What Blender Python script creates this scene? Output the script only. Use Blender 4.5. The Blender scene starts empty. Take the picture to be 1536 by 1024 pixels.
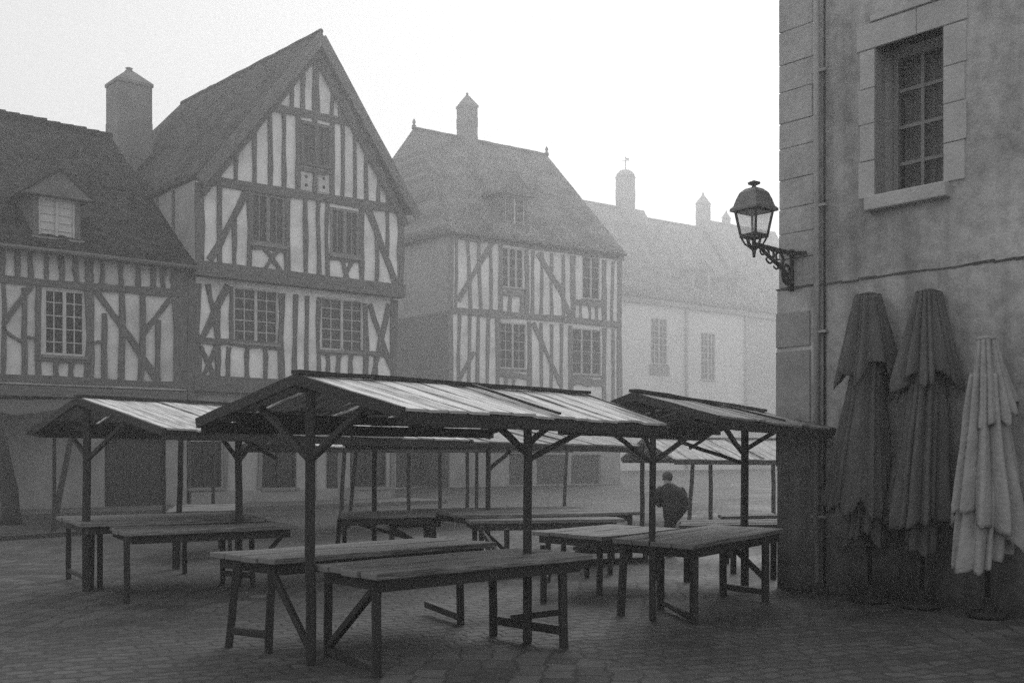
import bpy, math, random
from mathutils import Vector, noise
random.seed(7)
rnd = random.random
def ru(a, b): return a + (b - a) * rnd()
scene = bpy.context.scene
C = scene.collection
CAMZ, FPX, CX, HY = 1.65, 1600.0, 768.0, 680.0      # camera height, focal length in photo pixels, centre column, horizon row
V = Vector

# ------------------------------------------------------------------ camera
cam = bpy.data.cameras.new("camera"); camo = bpy.data.objects.new("camera", cam); C.objects.link(camo)
camo.location = (0, 0, CAMZ); camo.rotation_euler = (math.radians(90), 0, 0)
cam.sensor_width = 36; cam.lens = 36 * FPX / 1536; cam.shift_y = (HY - 512) / 1536
cam.clip_start = 0.05; cam.clip_end = 2000
scene.camera = camo

# ------------------------------------------------------------------ measuring helpers
def at(px, py, z):                     # world point seen at a photo pixel, at ground distance z
    return V(((px - CX) / FPX * z, z, CAMZ + (HY - py) / FPX * z))
def gp(px, py):                        # ground point
    z = CAMZ * FPX / (py - HY)
    return V(((px - CX) / FPX * z, z, 0))
def hp(px, py, h):                     # point at height h
    z = (h - CAMZ) * FPX / (HY - py)
    return V(((px - CX) / FPX * z, z, h))
class Frame:                           # plan frame of a building: u along the front, v back, w up
    def __init__(s, O, a, b):
        s.O = V((O[0], O[1])); s.a = V(a).normalized(); s.b = V(b).normalized()
    def p(s, u, v, w):
        q = s.O + s.a * u + s.b * v
        return V((q.x, q.y, w))
    def hit(s, px, py, v=0.0):
        dx = (px - CX) / FPX
        o = s.O + s.b * v
        # t*(dx,1) = o + u*a
        det = dx * (-s.a.y) + s.a.x
        t = (o.x * (-s.a.y) + s.a.x * o.y) / det
        u = (dx * o.y - o.x) / det
        return u, CAMZ + t * (HY - py) / FPX, t
    def u(s, px, v=0.0): return s.hit(px, 500, v)[0]
    def w(s, px, py, v=0.0): return s.hit(px, py, v)[1]

# ------------------------------------------------------------------ materials (neutral greys: the photograph is black and white)
MATS = {}
def mat(name, lo, hi, scale=3.0, rough=0.8, bump=0.3, bscale=None, stretch=(1, 1, 1), uv=False, fine=0.35, spec=0.4, con=(0.28, 0.72)):
    if name in MATS: return MATS[name]
    m = bpy.data.materials.new(name); m.use_nodes = True
    nt = m.node_tree; N = nt.nodes; L = nt.links
    b = N["Principled BSDF"]; b.inputs["Roughness"].default_value = rough
    b.inputs["Specular IOR Level"].default_value = spec
    tc = N.new("ShaderNodeTexCoord"); mp = N.new("ShaderNodeMapping")
    L.new(tc.outputs["UV" if uv else "Object"], mp.inputs["Vector"])
    mp.inputs["Scale"].default_value = stretch
    n1 = N.new("ShaderNodeTexNoise"); n1.inputs["Scale"].default_value = scale; n1.inputs["Detail"].default_value = 8; n1.inputs["Roughness"].default_value = 0.6
    n2 = N.new("ShaderNodeTexNoise"); n2.inputs["Scale"].default_value = (bscale or scale * 9); n2.inputs["Detail"].default_value = 5
    L.new(mp.outputs[0], n1.inputs["Vector"]); L.new(mp.outputs[0], n2.inputs["Vector"])
    mx = N.new("ShaderNodeMath"); mx.operation = "MULTIPLY_ADD"; mx.inputs[1].default_value = fine
    L.new(n2.outputs["Fac"], mx.inputs[0])
    sb = N.new("ShaderNodeMath"); sb.operation = "SUBTRACT"; sb.inputs[1].default_value = fine * 0.5
    L.new(n1.outputs["Fac"], sb.inputs[0]); L.new(sb.outputs[0], mx.inputs[2])
    r = N.new("ShaderNodeMapRange"); r.inputs["From Min"].default_value = con[0]; r.inputs["From Max"].default_value = con[1]
    r.inputs["To Min"].default_value = lo; r.inputs["To Max"].default_value = hi
    L.new(mx.outputs[0], r.inputs["Value"])
    L.new(r.outputs[0], b.inputs["Base Color"])
    bp = N.new("ShaderNodeBump"); bp.inputs["Strength"].default_value = bump; bp.inputs["Distance"].default_value = 0.02
    L.new(n2.outputs["Fac"], bp.inputs["Height"]); L.new(bp.outputs[0], b.inputs["Normal"])
    m["_r"] = r.name
    MATS[name] = m
    return m
def nodes(m):
    return m.node_tree.nodes, m.node_tree.links, m.node_tree.nodes["Principled BSDF"]

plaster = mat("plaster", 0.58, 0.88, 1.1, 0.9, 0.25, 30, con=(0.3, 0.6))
timber_pale = mat("hazed_pale_oak", 0.17, 0.28, 2.0, 0.85, 0.5, 30, (1, 8, 1), uv=True)  # pale oak, lightened further to paint in some fog fade
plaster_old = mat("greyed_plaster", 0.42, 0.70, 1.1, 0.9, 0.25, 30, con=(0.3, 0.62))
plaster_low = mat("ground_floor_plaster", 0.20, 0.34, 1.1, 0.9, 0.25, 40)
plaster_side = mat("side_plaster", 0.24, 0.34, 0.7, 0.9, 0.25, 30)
plaster_far = mat("far_plaster", 0.55, 0.7, 0.5, 0.9, 0.2, 30)
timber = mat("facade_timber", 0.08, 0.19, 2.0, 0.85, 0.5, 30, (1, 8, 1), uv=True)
trim = mat("painted_trim", 0.40, 0.58, 5, 0.6, 0.1)
trim_dim = mat("weathered_trim", 0.16, 0.26, 5, 0.7, 0.1)
dorm_m = mat("dormer_boards", 0.09, 0.15, 5, 0.8, 0.2)
shutterm = mat("shutter_boards", 0.09, 0.15, 3, 0.75, 0.3, 20, (9, 1, 1), uv=True)
glass = mat("dark_glass", 0.02, 0.035, 4, 0.12, 0.02, spec=0.5)
glass_pale = mat("curtained_glass", 0.42, 0.55, 3, 0.25, 0.02, spec=0.5)
opening = mat("doorway_boards", 0.035, 0.055, 3, 0.8, 0.3, 20, (8, 1, 1), uv=True)
wood_dark = mat("weathered_dark_wood", 0.012, 0.034, 1.2, 0.62, 0.5, 14, (1.3, 22, 1), uv=True, fine=0.8)
wood_post = mat("post_wood", 0.012, 0.034, 1.5, 0.62, 0.5, 14, (1.3, 20, 1), uv=True, fine=0.8)
wood_top = mat("tabletop_wood", 0.06, 0.30, 1.0, 0.75, 0.7, 6, (0.8, 18, 1), uv=True, fine=0.9, spec=0.12, con=(0.32, 0.68))
wood_roof = mat("silvered_roof_planks", 0.13, 0.82, 0.8, 0.7, 0.9, 5, (0.8, 16, 1), uv=True, fine=0.9, spec=0.15, con=(0.34, 0.60))
wood_roof_grey = mat("grey_roof_planks", 0.09, 0.50, 0.8, 0.7, 0.9, 5, (0.8, 16, 1), uv=True, fine=0.9, spec=0.15, con=(0.34, 0.60))
wood_roof_dark = mat("dark_roof_planks", 0.05, 0.42, 0.8, 0.75, 0.9, 5, (0.8, 16, 1), uv=True, fine=0.9, spec=0.1, con=(0.33, 0.66))
iron = mat("black_iron", 0.012, 0.025, 20, 0.45, 0.3)
cloth_dark = mat("dark_canvas", 0.07, 0.11, 4, 0.95, 0.7, 22)
cloth_mid = mat("mid_canvas", 0.08, 0.125, 4, 0.95, 0.7, 22)
cloth_pale = mat("pale_canvas", 0.25, 0.37, 4, 0.95, 0.7, 22)
chimneym = mat("chimney_render", 0.16, 0.26, 1.5, 0.9, 0.4, 14)
coat = mat("dark_coat", 0.015, 0.03, 9, 0.95, 0.2)
skin = mat("skin", 0.22, 0.28, 9, 0.6, 0.1)
hairm = mat("grey_hair", 0.05, 0.09, 20, 0.8, 0.4)
bark = mat("bark", 0.03, 0.07, 3, 0.95, 0.9, 14, (3, 3, 0.8))
stone_trim = mat("window_stone", 0.34, 0.48, 2.5, 0.85, 0.5, 25)
curtain = mat("curtain", 0.30, 0.42, 5, 0.95, 0.2)
kerbm = mat("kerb_stone", 0.09, 0.16, 3, 0.75, 0.4)
pipe_m = mat("grey_pipe", 0.26, 0.36, 4, 0.6, 0.2)

# roof tiles: brick courses as bump + tone
def tile_mat(name, lo, hi, tw=0.24, th=0.2, squash=0.9):
    m = bpy.data.materials.new(name); m.use_nodes = True
    N, L, b = nodes(m)
    b.inputs["Roughness"].default_value = 0.9; b.inputs["Specular IOR Level"].default_value = 0.1
    tc = N.new("ShaderNodeTexCoord")
    wob = N.new("ShaderNodeTexNoise"); wob.inputs["Scale"].default_value = 1.6; wob.inputs["Detail"].default_value = 4
    L.new(tc.outputs["UV"], wob.inputs["Vector"])
    mixv = N.new("ShaderNodeVectorMath"); mixv.operation = "MULTIPLY_ADD"
    mixv.inputs[1].default_value = (0.10, 0.10, 0)
    L.new(wob.outputs["Color"], mixv.inputs[0]); L.new(tc.outputs["UV"], mixv.inputs[2])
    br = N.new("ShaderNodeTexBrick"); br.inputs["Scale"].default_value = 1.0
    br.inputs["Brick Width"].default_value = tw; br.inputs["Row Height"].default_value = th
    br.inputs["Mortar Size"].default_value = 0.018; br.inputs["Mortar Smooth"].default_value = 0.5
    br.inputs["Color1"].default_value = (lo,) * 3 + (1,); br.inputs["Color2"].default_value = (hi,) * 3 + (1,)
    br.inputs["Mortar"].default_value = (lo * 0.35,) * 3 + (1,)
    L.new(mixv.outputs[0], br.inputs["Vector"])
    n = N.new("ShaderNodeTexNoise"); n.inputs["Scale"].default_value = 0.9; n.inputs["Detail"].default_value = 8
    L.new(tc.outputs["UV"], n.inputs["Vector"])
    r = N.new("ShaderNodeMapRange"); r.inputs[1].default_value = 0.3; r.inputs[2].default_value = 0.7; r.inputs[3].default_value = 0.6; r.inputs[4].default_value = 1.5
    L.new(n.outputs["Fac"], r.inputs[0])
    mu = N.new("ShaderNodeMix"); mu.data_type = "RGBA"; mu.blend_type = "MULTIPLY"; mu.inputs[0].default_value = 1
    L.new(br.outputs["Color"], mu.inputs[6]); L.new(r.outputs[0], mu.inputs[7]); L.new(mu.outputs[2], b.inputs["Base Color"])
    bp = N.new("ShaderNodeBump"); bp.inputs["Strength"].default_value = 0.8; bp.inputs["Distance"].default_value = 0.05
    L.new(br.outputs["Color"], bp.inputs["Height"]); L.new(bp.outputs[0], b.inputs["Normal"])
    return m
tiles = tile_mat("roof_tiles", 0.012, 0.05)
tiles_pale = tile_mat("hazed_pale_tiles", 0.13, 0.21)  # part of the fog fade is put into this tile colour
tiles_far = tile_mat("hazed_far_tiles", 0.15, 0.23)  # row roofs made paler so the colour carries fog fade too
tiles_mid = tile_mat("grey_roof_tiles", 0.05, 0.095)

# cobbles
def cobble_mat():
    m = bpy.data.materials.new("cobbles"); m.use_nodes = True
    N, L, b = nodes(m)
    tc = N.new("ShaderNodeTexCoord")
    mp = N.new("ShaderNodeMapping"); mp.inputs["Rotation"].default_value = (0, 0, math.radians(-24))
    L.new(tc.outputs["Object"], mp.inputs["Vector"])
    wob = N.new("ShaderNodeTexNoise"); wob.inputs["Scale"].default_value = 1.9; wob.inputs["Detail"].default_value = 7; wob.inputs["Roughness"].default_value = 0.62
    L.new(mp.outputs[0], wob.inputs["Vector"])
    mixv = N.new("ShaderNodeVectorMath"); mixv.operation = "MULTIPLY_ADD"; mixv.inputs[1].default_value = (0.34, 0.34, 0)
    L.new(wob.outputs["Color"], mixv.inputs[0]); L.new(mp.outputs[0], mixv.inputs[2])
    br = N.new("ShaderNodeTexBrick"); br.inputs["Scale"].default_value = 1.0
    br.inputs["Brick Width"].default_value = 0.23; br.inputs["Row Height"].default_value = 0.16; br.offset = 0.43
    br.inputs["Mortar Size"].default_value = 0.03; br.inputs["Mortar Smooth"].default_value = 1.0
    br.inputs["Color1"].default_value = (0.05,) * 3 + (1,); br.inputs["Color2"].default_value = (0.09,) * 3 + (1,); br.inputs["Mortar"].default_value = (0.042,) * 3 + (1,)
    L.new(mixv.outputs[0], br.inputs["Vector"])
    br2 = N.new("ShaderNodeTexBrick"); br2.inputs["Scale"].default_value = 1.0; br2.offset = 0.37; br2.squash = 0.8; br2.squash_frequency = 3
    br2.inputs["Brick Width"].default_value = 0.34; br2.inputs["Row Height"].default_value = 0.24; br2.inputs["Mortar Size"].default_value = 0.02; br2.inputs["Mortar Smooth"].default_value = 1.0
    br2.inputs["Color1"].default_value = (0.045,) * 3 + (1,); br2.inputs["Color2"].default_value = (0.10,) * 3 + (1,); br2.inputs["Mortar"].default_value = (0.040,) * 3 + (1,)
    mp2 = N.new("ShaderNodeMapping"); mp2.inputs["Rotation"].default_value = (0, 0, math.radians(-62)); L.new(mixv.outputs[0], mp2.inputs["Vector"]); L.new(mp2.outputs[0], br2.inputs["Vector"])
    pn_ = N.new("ShaderNodeTexNoise"); pn_.inputs["Scale"].default_value = 0.22; pn_.inputs["Detail"].default_value = 3; L.new(tc.outputs["Object"], pn_.inputs["Vector"])
    pr = N.new("ShaderNodeMapRange"); pr.inputs[1].default_value = 0.50; pr.inputs[2].default_value = 0.54; L.new(pn_.outputs["Fac"], pr.inputs[0])
    cm = N.new("ShaderNodeMix"); cm.data_type = "RGBA"; L.new(pr.outputs[0], cm.inputs[0]); L.new(br.outputs["Color"], cm.inputs[6]); L.new(br2.outputs["Color"], cm.inputs[7])
    fm_ = N.new("ShaderNodeMix"); fm_.data_type = "FLOAT"; L.new(pr.outputs[0], fm_.inputs[0]); L.new(br.outputs["Fac"], fm_.inputs[2]); L.new(br2.outputs["Fac"], fm_.inputs[3])
    n = N.new("ShaderNodeTexNoise"); n.inputs["Scale"].default_value = 0.45; n.inputs["Detail"].default_value = 9; n.inputs["Roughness"].default_value = 0.65
    L.new(tc.outputs["Object"], n.inputs["Vector"])
    r = N.new("ShaderNodeMapRange"); r.inputs[1].default_value = 0.3; r.inputs[2].default_value = 0.7; r.inputs[3].default_value = 0.5; r.inputs[4].default_value = 1.5
    L.new(n.outputs["Fac"], r.inputs[0])
    mu = N.new("ShaderNodeMix"); mu.data_type = "RGBA"; mu.blend_type = "MULTIPLY"; mu.inputs[0].default_value = 1
    L.new(cm.outputs[2], mu.inputs[6]); L.new(r.outputs[0], mu.inputs[7]); L.new(mu.outputs[2], b.inputs["Base Color"])
    r2 = N.new("ShaderNodeMapRange"); r2.inputs[1].default_value = 0.35; r2.inputs[2].default_value = 0.65; r2.inputs[3].default_value = 0.6; r2.inputs[4].default_value = 0.9
    L.new(n.outputs["Fac"], r2.inputs[0]); L.new(r2.outputs[0], b.inputs["Roughness"])
    b.inputs["Specular IOR Level"].default_value = 0.25
    n2 = N.new("ShaderNodeTexNoise"); n2.inputs["Scale"].default_value = 14; n2.inputs["Detail"].default_value = 5
    L.new(tc.outputs["Object"], n2.inputs["Vector"])
    iv = N.new("ShaderNodeMath"); iv.operation = "MULTIPLY_ADD"; iv.inputs[1].default_value = -1.0
    L.new(fm_.outputs[0], iv.inputs[0])
    ad = N.new("ShaderNodeMath"); ad.operation = "MULTIPLY"; ad.inputs[1].default_value = 0.8
    L.new(n2.outputs["Fac"], ad.inputs[0]); L.new(ad.outputs[0], iv.inputs[2])
    bp = N.new("ShaderNodeBump"); bp.inputs["Strength"].default_value = 0.6; bp.inputs["Distance"].default_value = 0.025
    L.new(iv.outputs[0], bp.inputs["Height"]); L.new(bp.outputs[0], b.inputs["Normal"])
    return m
cobbles = cobble_mat()

# old rendered wall with rising damp and streaks (the black base is dirt plus occlusion shade painted in, with a ragged edge)
def old_wall_mat():
    m = bpy.data.materials.new("old_wall_render"); m.use_nodes = True
    N, L, b = nodes(m); b.inputs["Roughness"].default_value = 0.92; b.inputs["Specular IOR Level"].default_value = 0.2
    tc = N.new("ShaderNodeTexCoord")
    big = N.new("ShaderNodeTexNoise"); big.inputs["Scale"].default_value = 0.9; big.inputs["Detail"].default_value = 9; big.inputs["Roughness"].default_value = 0.65
    L.new(tc.outputs["Object"], big.inputs["Vector"])
    mps = N.new("ShaderNodeMapping"); mps.inputs["Scale"].default_value = (3.2, 3.2, 0.25); L.new(tc.outputs["Object"], mps.inputs["Vector"])
    st = N.new("ShaderNodeTexNoise"); st.inputs["Scale"].default_value = 1.3; st.inputs["Detail"].default_value = 6; L.new(mps.outputs[0], st.inputs["Vector"])
    fine = N.new("ShaderNodeTexNoise"); fine.inputs["Scale"].default_value = 45; fine.inputs["Detail"].default_value = 5; L.new(tc.outputs["Object"], fine.inputs["Vector"])
    mid = N.new("ShaderNodeTexNoise"); mid.inputs["Scale"].default_value = 7; mid.inputs["Detail"].default_value = 6; L.new(tc.outputs["Object"], mid.inputs["Vector"])
    def mr(src, f0, f1, t0, t1):
        r = N.new("ShaderNodeMapRange"); r.inputs[1].default_value = f0; r.inputs[2].default_value = f1; r.inputs[3].default_value = t0; r.inputs[4].default_value = t1
        L.new(src, r.inputs[0]); return r.outputs[0]
    def mul(a, c):
        q = N.new("ShaderNodeMath"); q.operation = "MULTIPLY"; L.new(a, q.inputs[0]); L.new(c, q.inputs[1]); return q.outputs[0]
    base = mul(mr(big.outputs["Fac"], 0.32, 0.66, 0.27, 0.47), mr(st.outputs["Fac"], 0.32, 0.55, 0.72, 1.04))
    base = mul(base, mr(mid.outputs["Fac"], 0.3, 0.6, 0.78, 1.1))
    base = mul(base, mr(fine.outputs["Fac"], 0.3, 0.7, 0.85, 1.12))
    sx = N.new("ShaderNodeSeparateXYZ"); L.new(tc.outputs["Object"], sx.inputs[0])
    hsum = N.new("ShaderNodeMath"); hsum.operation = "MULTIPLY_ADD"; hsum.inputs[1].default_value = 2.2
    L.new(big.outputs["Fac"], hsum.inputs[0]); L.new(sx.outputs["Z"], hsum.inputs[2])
    damp_and_shade = mr(hsum.outputs[0], 0.85, 2.9, 0.06, 1.0)
    base = mul(base, damp_and_shade)
    L.new(base, b.inputs["Base Color"])
    ad = N.new("ShaderNodeMath"); ad.operation = "MULTIPLY_ADD"; ad.inputs[1].default_value = 0.35
    L.new(fine.outputs["Fac"], ad.inputs[0]); L.new(mid.outputs["Fac"], ad.inputs[2])
    bp = N.new("ShaderNodeBump"); bp.inputs["Strength"].default_value = 0.5; bp.inputs["Distance"].default_value = 0.03
    L.new(ad.outputs[0], bp.inputs["Height"]); L.new(bp.outputs[0], b.inputs["Normal"])
    return m
old_wall = old_wall_mat()
def lamp_glass():
    m = bpy.data.materials.new("frosted_lamp_glass"); m.use_nodes = True
    N, L, b = nodes(m); b.inputs["Base Color"].default_value = (0.75, 0.75, 0.75, 1); b.inputs["Roughness"].default_value = 0.35
    t = N.new("ShaderNodeBsdfTranslucent"); t.inputs[0].default_value = (0.8, 0.8, 0.8, 1)
    x = N.new("ShaderNodeMixShader"); x.inputs[0].default_value = 0.72
    tr_ = N.new("ShaderNodeBsdfTransparent"); tr_.inputs[0].default_value = (.85, .85, .85, 1); y = N.new("ShaderNodeMixShader"); y.inputs[0].default_value = 0.6
    L.new(b.outputs[0], x.inputs[1]); L.new(t.outputs[0], x.inputs[2]); L.new(x.outputs[0], y.inputs[1]); L.new(tr_.outputs[0], y.inputs[2]); L.new(y.outputs[0], N["Material Output"].inputs["Surface"])
    return m
frosted = lamp_glass()
shut_gl = mat("grey_shutter_boards", 0.05, 0.09, 3, 0.6, 0.3, 20, (9, 1, 1))
def clear_glass():
    m = bpy.data.materials.new("clear_pane"); m.use_nodes = True
    N, L, b = nodes(m); b.inputs["Base Color"].default_value = (0.02, 0.02, 0.02, 1); b.inputs["Roughness"].default_value = 0.08
    t = N.new("ShaderNodeBsdfTransparent"); x = N.new("ShaderNodeMixShader"); x.inputs[0].default_value = 0.78
    L.new(b.outputs[0], x.inputs[1]); L.new(t.outputs[0], x.inputs[2]); L.new(x.outputs[0], N["Material Output"].inputs["Surface"])
    return m
clearp = clear_glass()

# ------------------------------------------------------------------ mesh builder
class MB:
    def __init__(s): s.v = []; s.f = []; s.uv = []; s.sm = []
    def face(s, idx, uvs=None, smooth=False):
        s.f.append(idx); s.uv.append(uvs or [(0, 0)] * len(idx)); s.sm.append(smooth)
    def hexa(s, P, L=1.0):             # P: 8 corners, 0-3 bottom ring, 4-7 top ring
        o = len(s.v); s.v += [V(p) for p in P]
        for q in ((0, 3, 2, 1), (4, 5, 6, 7), (0, 1, 5, 4), (1, 2, 6, 5), (2, 3, 7, 6), (3, 0, 4, 7)):
            pts = [s.v[o + i] for i in q]
            w = (pts[1] - pts[0]).length; h = (pts[2] - pts[1]).length
            s.face([o + i for i in q], [(0, 0), (w, 0), (w, h), (0, h)])
    def box(s, c, sx, sy, sz, ax=V((1, 0, 0)), ay=V((0, 1, 0)), az=V((0, 0, 1))):
        c = V(c); x = ax * sx / 2; y = ay * sy / 2; z = az * sz / 2
        s.hexa([c - x - y - z, c + x - y - z, c + x + y - z, c - x + y - z, c - x - y + z, c + x - y + z, c + x + y + z, c - x + y + z])
    def bar(s, p, q, w, h, up=V((0, 0, 1)), n=1, wob=0.0, taper=1.0, wobw=0.0, off=(0, 0)):
        # timber of section w (side) x h (along up), UV: x along the length
        p, q = V(p), V(q); d = q - p; Ln = d.length; d.normalize()
        up = V(up)
        if abs(d.dot(up)) > 0.98: up = V((0.3, -1, 0)).normalized()
        sd = d.cross(up).normalized(); up = sd.cross(d).normalized()
        rings = []; uo = ru(0, 50); vo = ru(0, 50)
        for i in range(n + 1):
            t = i / n; k = 1 + (taper - 1) * t
            c = p + d * (Ln * t)
            if 0 < i < n: c = c + sd * ru(-wob, wob) + up * ru(-wob, wob) * (0 if wobw else 1)
            ww = w * k * (1 + ru(-wobw, wobw)); hh = h * k
            o = len(s.v)
            for a, b_ in ((-1, -1), (1, -1), (1, 1), (-1, 1)): s.v.append(c + sd * (a * ww / 2) + up * (b_ * hh / 2))
            rings.append(o)
        for i in range(n):
            a, b_ = rings[i], rings[i + 1]
            for j in range(4):
                k = (j + 1) % 4; x0 = uo + Ln * i / n; x1 = uo + Ln * (i + 1) / n
                y0 = vo + j * max(w, h); y1 = y0 + (w if j % 2 == 0 else h)
                s.face([a + j, a + k, b_ + k, b_ + j], [(x0, y0), (x0, y1), (x1, y1), (x1, y0)])
        s.face([rings[0] + 3, rings[0] + 2, rings[0] + 1, rings[0]], [(0, 0), (.02, 0), (.02, .3), (0, .3)])
        s.face([rings[-1] + i for i in range(4)], [(0, 0), (.02, 0), (.02, .3), (0, .3)])
        return s
    def tube(s, pts, r, n=8, cap=True):
        pts = [V(p) for p in pts]; rr = r if isinstance(r, (list, tuple)) else [r] * len(pts)
        rings = []; prev = None; dist = 0
        for i, p in enumerate(pts):
            d = (pts[min(i + 1, len(pts) - 1)] - pts[max(i - 1, 0)]).normalized()
            if prev is None:
                a = d.orthogonal().normalized()
            else:
                a = (prev - d * prev.dot(d)).normalized()
            prev = a; b_ = d.cross(a)
            o = len(s.v)
            for j in range(n):
                t = 2 * math.pi * j / n
                s.v.append(p + (a * math.cos(t) + b_ * math.sin(t)) * rr[i])
            if i: dist += (p - pts[i - 1]).length
            rings.append((o, dist))
        for i in range(len(rings) - 1):
            (a, x0), (b_, x1) = rings[i], rings[i + 1]
            for j in range(n):
                k = (j + 1) % n; y = rr[i] * 6.28 / n
                s.face([a + j, a + k, b_ + k, b_ + j], [(x0, j * y), (x0, (j + 1) * y), (x1, (j + 1) * y), (x1, j * y)], True)
        if cap:
            s.face([rings[0][0] + j for j in range(n)][::-1]); s.face([rings[-1][0] + j for j in range(n)])
        return s
    def lathe(s, c, prof, n=16, rot=0.0, smooth=True, sc=(1, 1)):
        c = V(c); rings = []
        for r, z in prof:
            o = len(s.v)
            for j in range(n):
                t = rot + 2 * math.pi * j / n
                s.v.append(c + V((math.cos(t) * r * sc[0], math.sin(t) * r * sc[1], z)))
            rings.append(o)
        for i in range(len(rings) - 1):
            for j in range(n):
                k = (j + 1) % n
                s.face([rings[i] + j, rings[i] + k, rings[i + 1] + k, rings[i + 1] + j], None, smooth)
        s.face([rings[0] + j for j in range(n)][::-1]); s.face([rings[-1] + j for j in range(n)])
        return s
    def poly_slab(s, pts, off):        # flat polygon thickened by vector off
        pts = [V(p) for p in pts]; off = V(off); n = len(pts); o = len(s.v)
        s.v += pts + [p + off for p in pts]
        s.face(list(range(o, o + n))); s.face([o + n + i for i in range(n)][::-1])
        for i in range(n):
            j = (i + 1) % n; s.face([o + j, o + i, o + n + i, o + n + j])
        return s
    def patch(s, A, B, D, E, nu, nv, thick, jit=0.0, sag=0.0, jag=0.0):
        # sloping slab A-B (top edge) to D-E (bottom edge), uneven; UV in metres
        A, B, D, E = map(V, (A, B, D, E)); nrm = (B - A).cross(D - A).normalized()
        if nrm.z < 0: nrm = -nrm
        o = len(s.v); Lu = (B - A).length; Lv = (D - A).length; rows = nv + 1
        for k in (0, 1):
            for j in range(nv + 1):
                for i in range(nu + 1):
                    tu, tv = i / nu, j / nv
                    p = (A.lerp(B, tu)).lerp(D.lerp(E, tu), tv)
                    h = 0 if k == 0 else s._h[j * (nu + 1) + i]
                    if k == 0:
                        h = ru(-jit, jit) - sag * math.sin(math.pi * tu) * math.sin(math.pi * (0.25 + tv * 0.6))
                        if not hasattr(s, "_h") or (i == 0 and j == 0): s._h = []
                        s._h.append(h)
                    s.v.append(p + nrm * (h - (thick if k else 0)))
        n1 = (nu + 1) * rows
        def ix(i, j, k): return o + k * n1 + j * (nu + 1) + i
        for j in range(nv):
            for i in range(nu):
                uvs = [(Lu * i / nu, Lv * j / nv), (Lu * (i + 1) / nu, Lv * j / nv), (Lu * (i + 1) / nu, Lv * (j + 1) / nv), (Lu * i / nu, Lv * (j + 1) / nv)]
                s.face([ix(i, j, 0), ix(i + 1, j, 0), ix(i + 1, j + 1, 0), ix(i, j + 1, 0)], uvs, True)
                s.face([ix(i, j, 1), ix(i, j + 1, 1), ix(i + 1, j + 1, 1), ix(i + 1, j, 1)], uvs[:1] + [uvs[3], uvs[2], uvs[1]])
        for i in range(nu):
            s.face([ix(i, 0, 0), ix(i, 0, 1), ix(i + 1, 0, 1), ix(i + 1, 0, 0)]); s.face([ix(i, nv, 0), ix(i + 1, nv, 0), ix(i + 1, nv, 1), ix(i, nv, 1)])
        for j in range(nv):
            s.face([ix(0, j, 0), ix(0, j + 1, 0), ix(0, j + 1, 1), ix(0, j, 1)]); s.face([ix(nu, j, 0), ix(nu, j, 1), ix(nu, j + 1, 1), ix(nu, j + 1, 0)])
        return s
    def build(s, name, m, parent=None, bevel=0.0, origin=None):
        o3 = V(origin) if origin is not None else (parent_world(parent) if parent else V((0, 0, 0)))
        me = bpy.data.meshes.new(name)
        me.from_pydata([tuple(p - o3) for p in s.v], [], s.f)
        lay = me.uv_layers.new(name="UVMap")
        flat = [c for fu in s.uv for uv in fu for c in uv]
        lay.data.foreach_set("uv", flat)
        me.polygons.foreach_set("use_smooth", s.sm)
        me.materials.append(m); me.update()
        ob = bpy.data.objects.new(name, me); C.objects.link(ob)
        if parent: ob.parent = parent
        if origin is not None: ob.location = o3
        if bevel:
            b = ob.modifiers.new("bevel", "BEVEL"); b.width = bevel; b.segments = 2; b.limit_method = "ANGLE"
        return ob
def parent_world(o):
    p = V((0, 0, 0))
    while o: p = p + o.location; o = o.parent
    return p
def thing(name, label, cat, loc=(0, 0, 0), group=None):
    o = bpy.data.objects.new(name, None); C.objects.link(o); o.location = loc; o.empty_display_size = 0.2
    o["label"] = label; o["category"] = cat
    if group: o["group"] = group
    return o
def setting(o, kind="structure"):
    o["kind"] = kind; return o

# ------------------------------------------------------------------ ground
mb = MB()
mb.poly_slab([(-130, -25, 0), (150, -25, 0), (150, 190, 0), (-130, 190, 0)], (0, 0, -0.3))
setting(mb.build("ground", cobbles))

# ------------------------------------------------------------------ building helpers
def wall_grid(mb, F, u0, u1, w0, w1, v, holes=()):
    us = sorted({u0, u1, *[x for h in holes for x in h[:2] if u0 < x < u1]})
    ws = sorted({w0, w1, *[x for h in holes for x in h[2:] if w0 < x < w1]})
    for i in range(len(us) - 1):
        for j in range(len(ws) - 1):
            cu, cw = (us[i] + us[i + 1]) / 2, (ws[j] + ws[j + 1]) / 2
            if any(h[0] < cu < h[1] and h[2] < cw < h[3] for h in holes): continue
            o = len(mb.v)
            mb.v += [F.p(us[i], v, ws[j]), F.p(us[i + 1], v, ws[j]), F.p(us[i + 1], v, ws[j + 1]), F.p(us[i], v, ws[j + 1])]
            mb.face([o, o + 1, o + 2, o + 3], [(us[i], ws[j]), (us[i + 1], ws[j]), (us[i + 1], ws[j + 1]), (us[i], ws[j + 1])])
    for h in holes:                    # reveals
        for (ua, wa, ub, wb) in ((h[0], h[2], h[1], h[2]), (h[1], h[2], h[1], h[3]), (h[1], h[3], h[0], h[3]), (h[0], h[3], h[0], h[2])):
            o = len(mb.v)
            mb.v += [F.p(ua, v, wa), F.p(ub, v, wb), F.p(ub, v + 0.22, wb), F.p(ua, v + 0.22, wa)]
            mb.face([o, o + 1, o + 2, o + 3])
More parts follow.
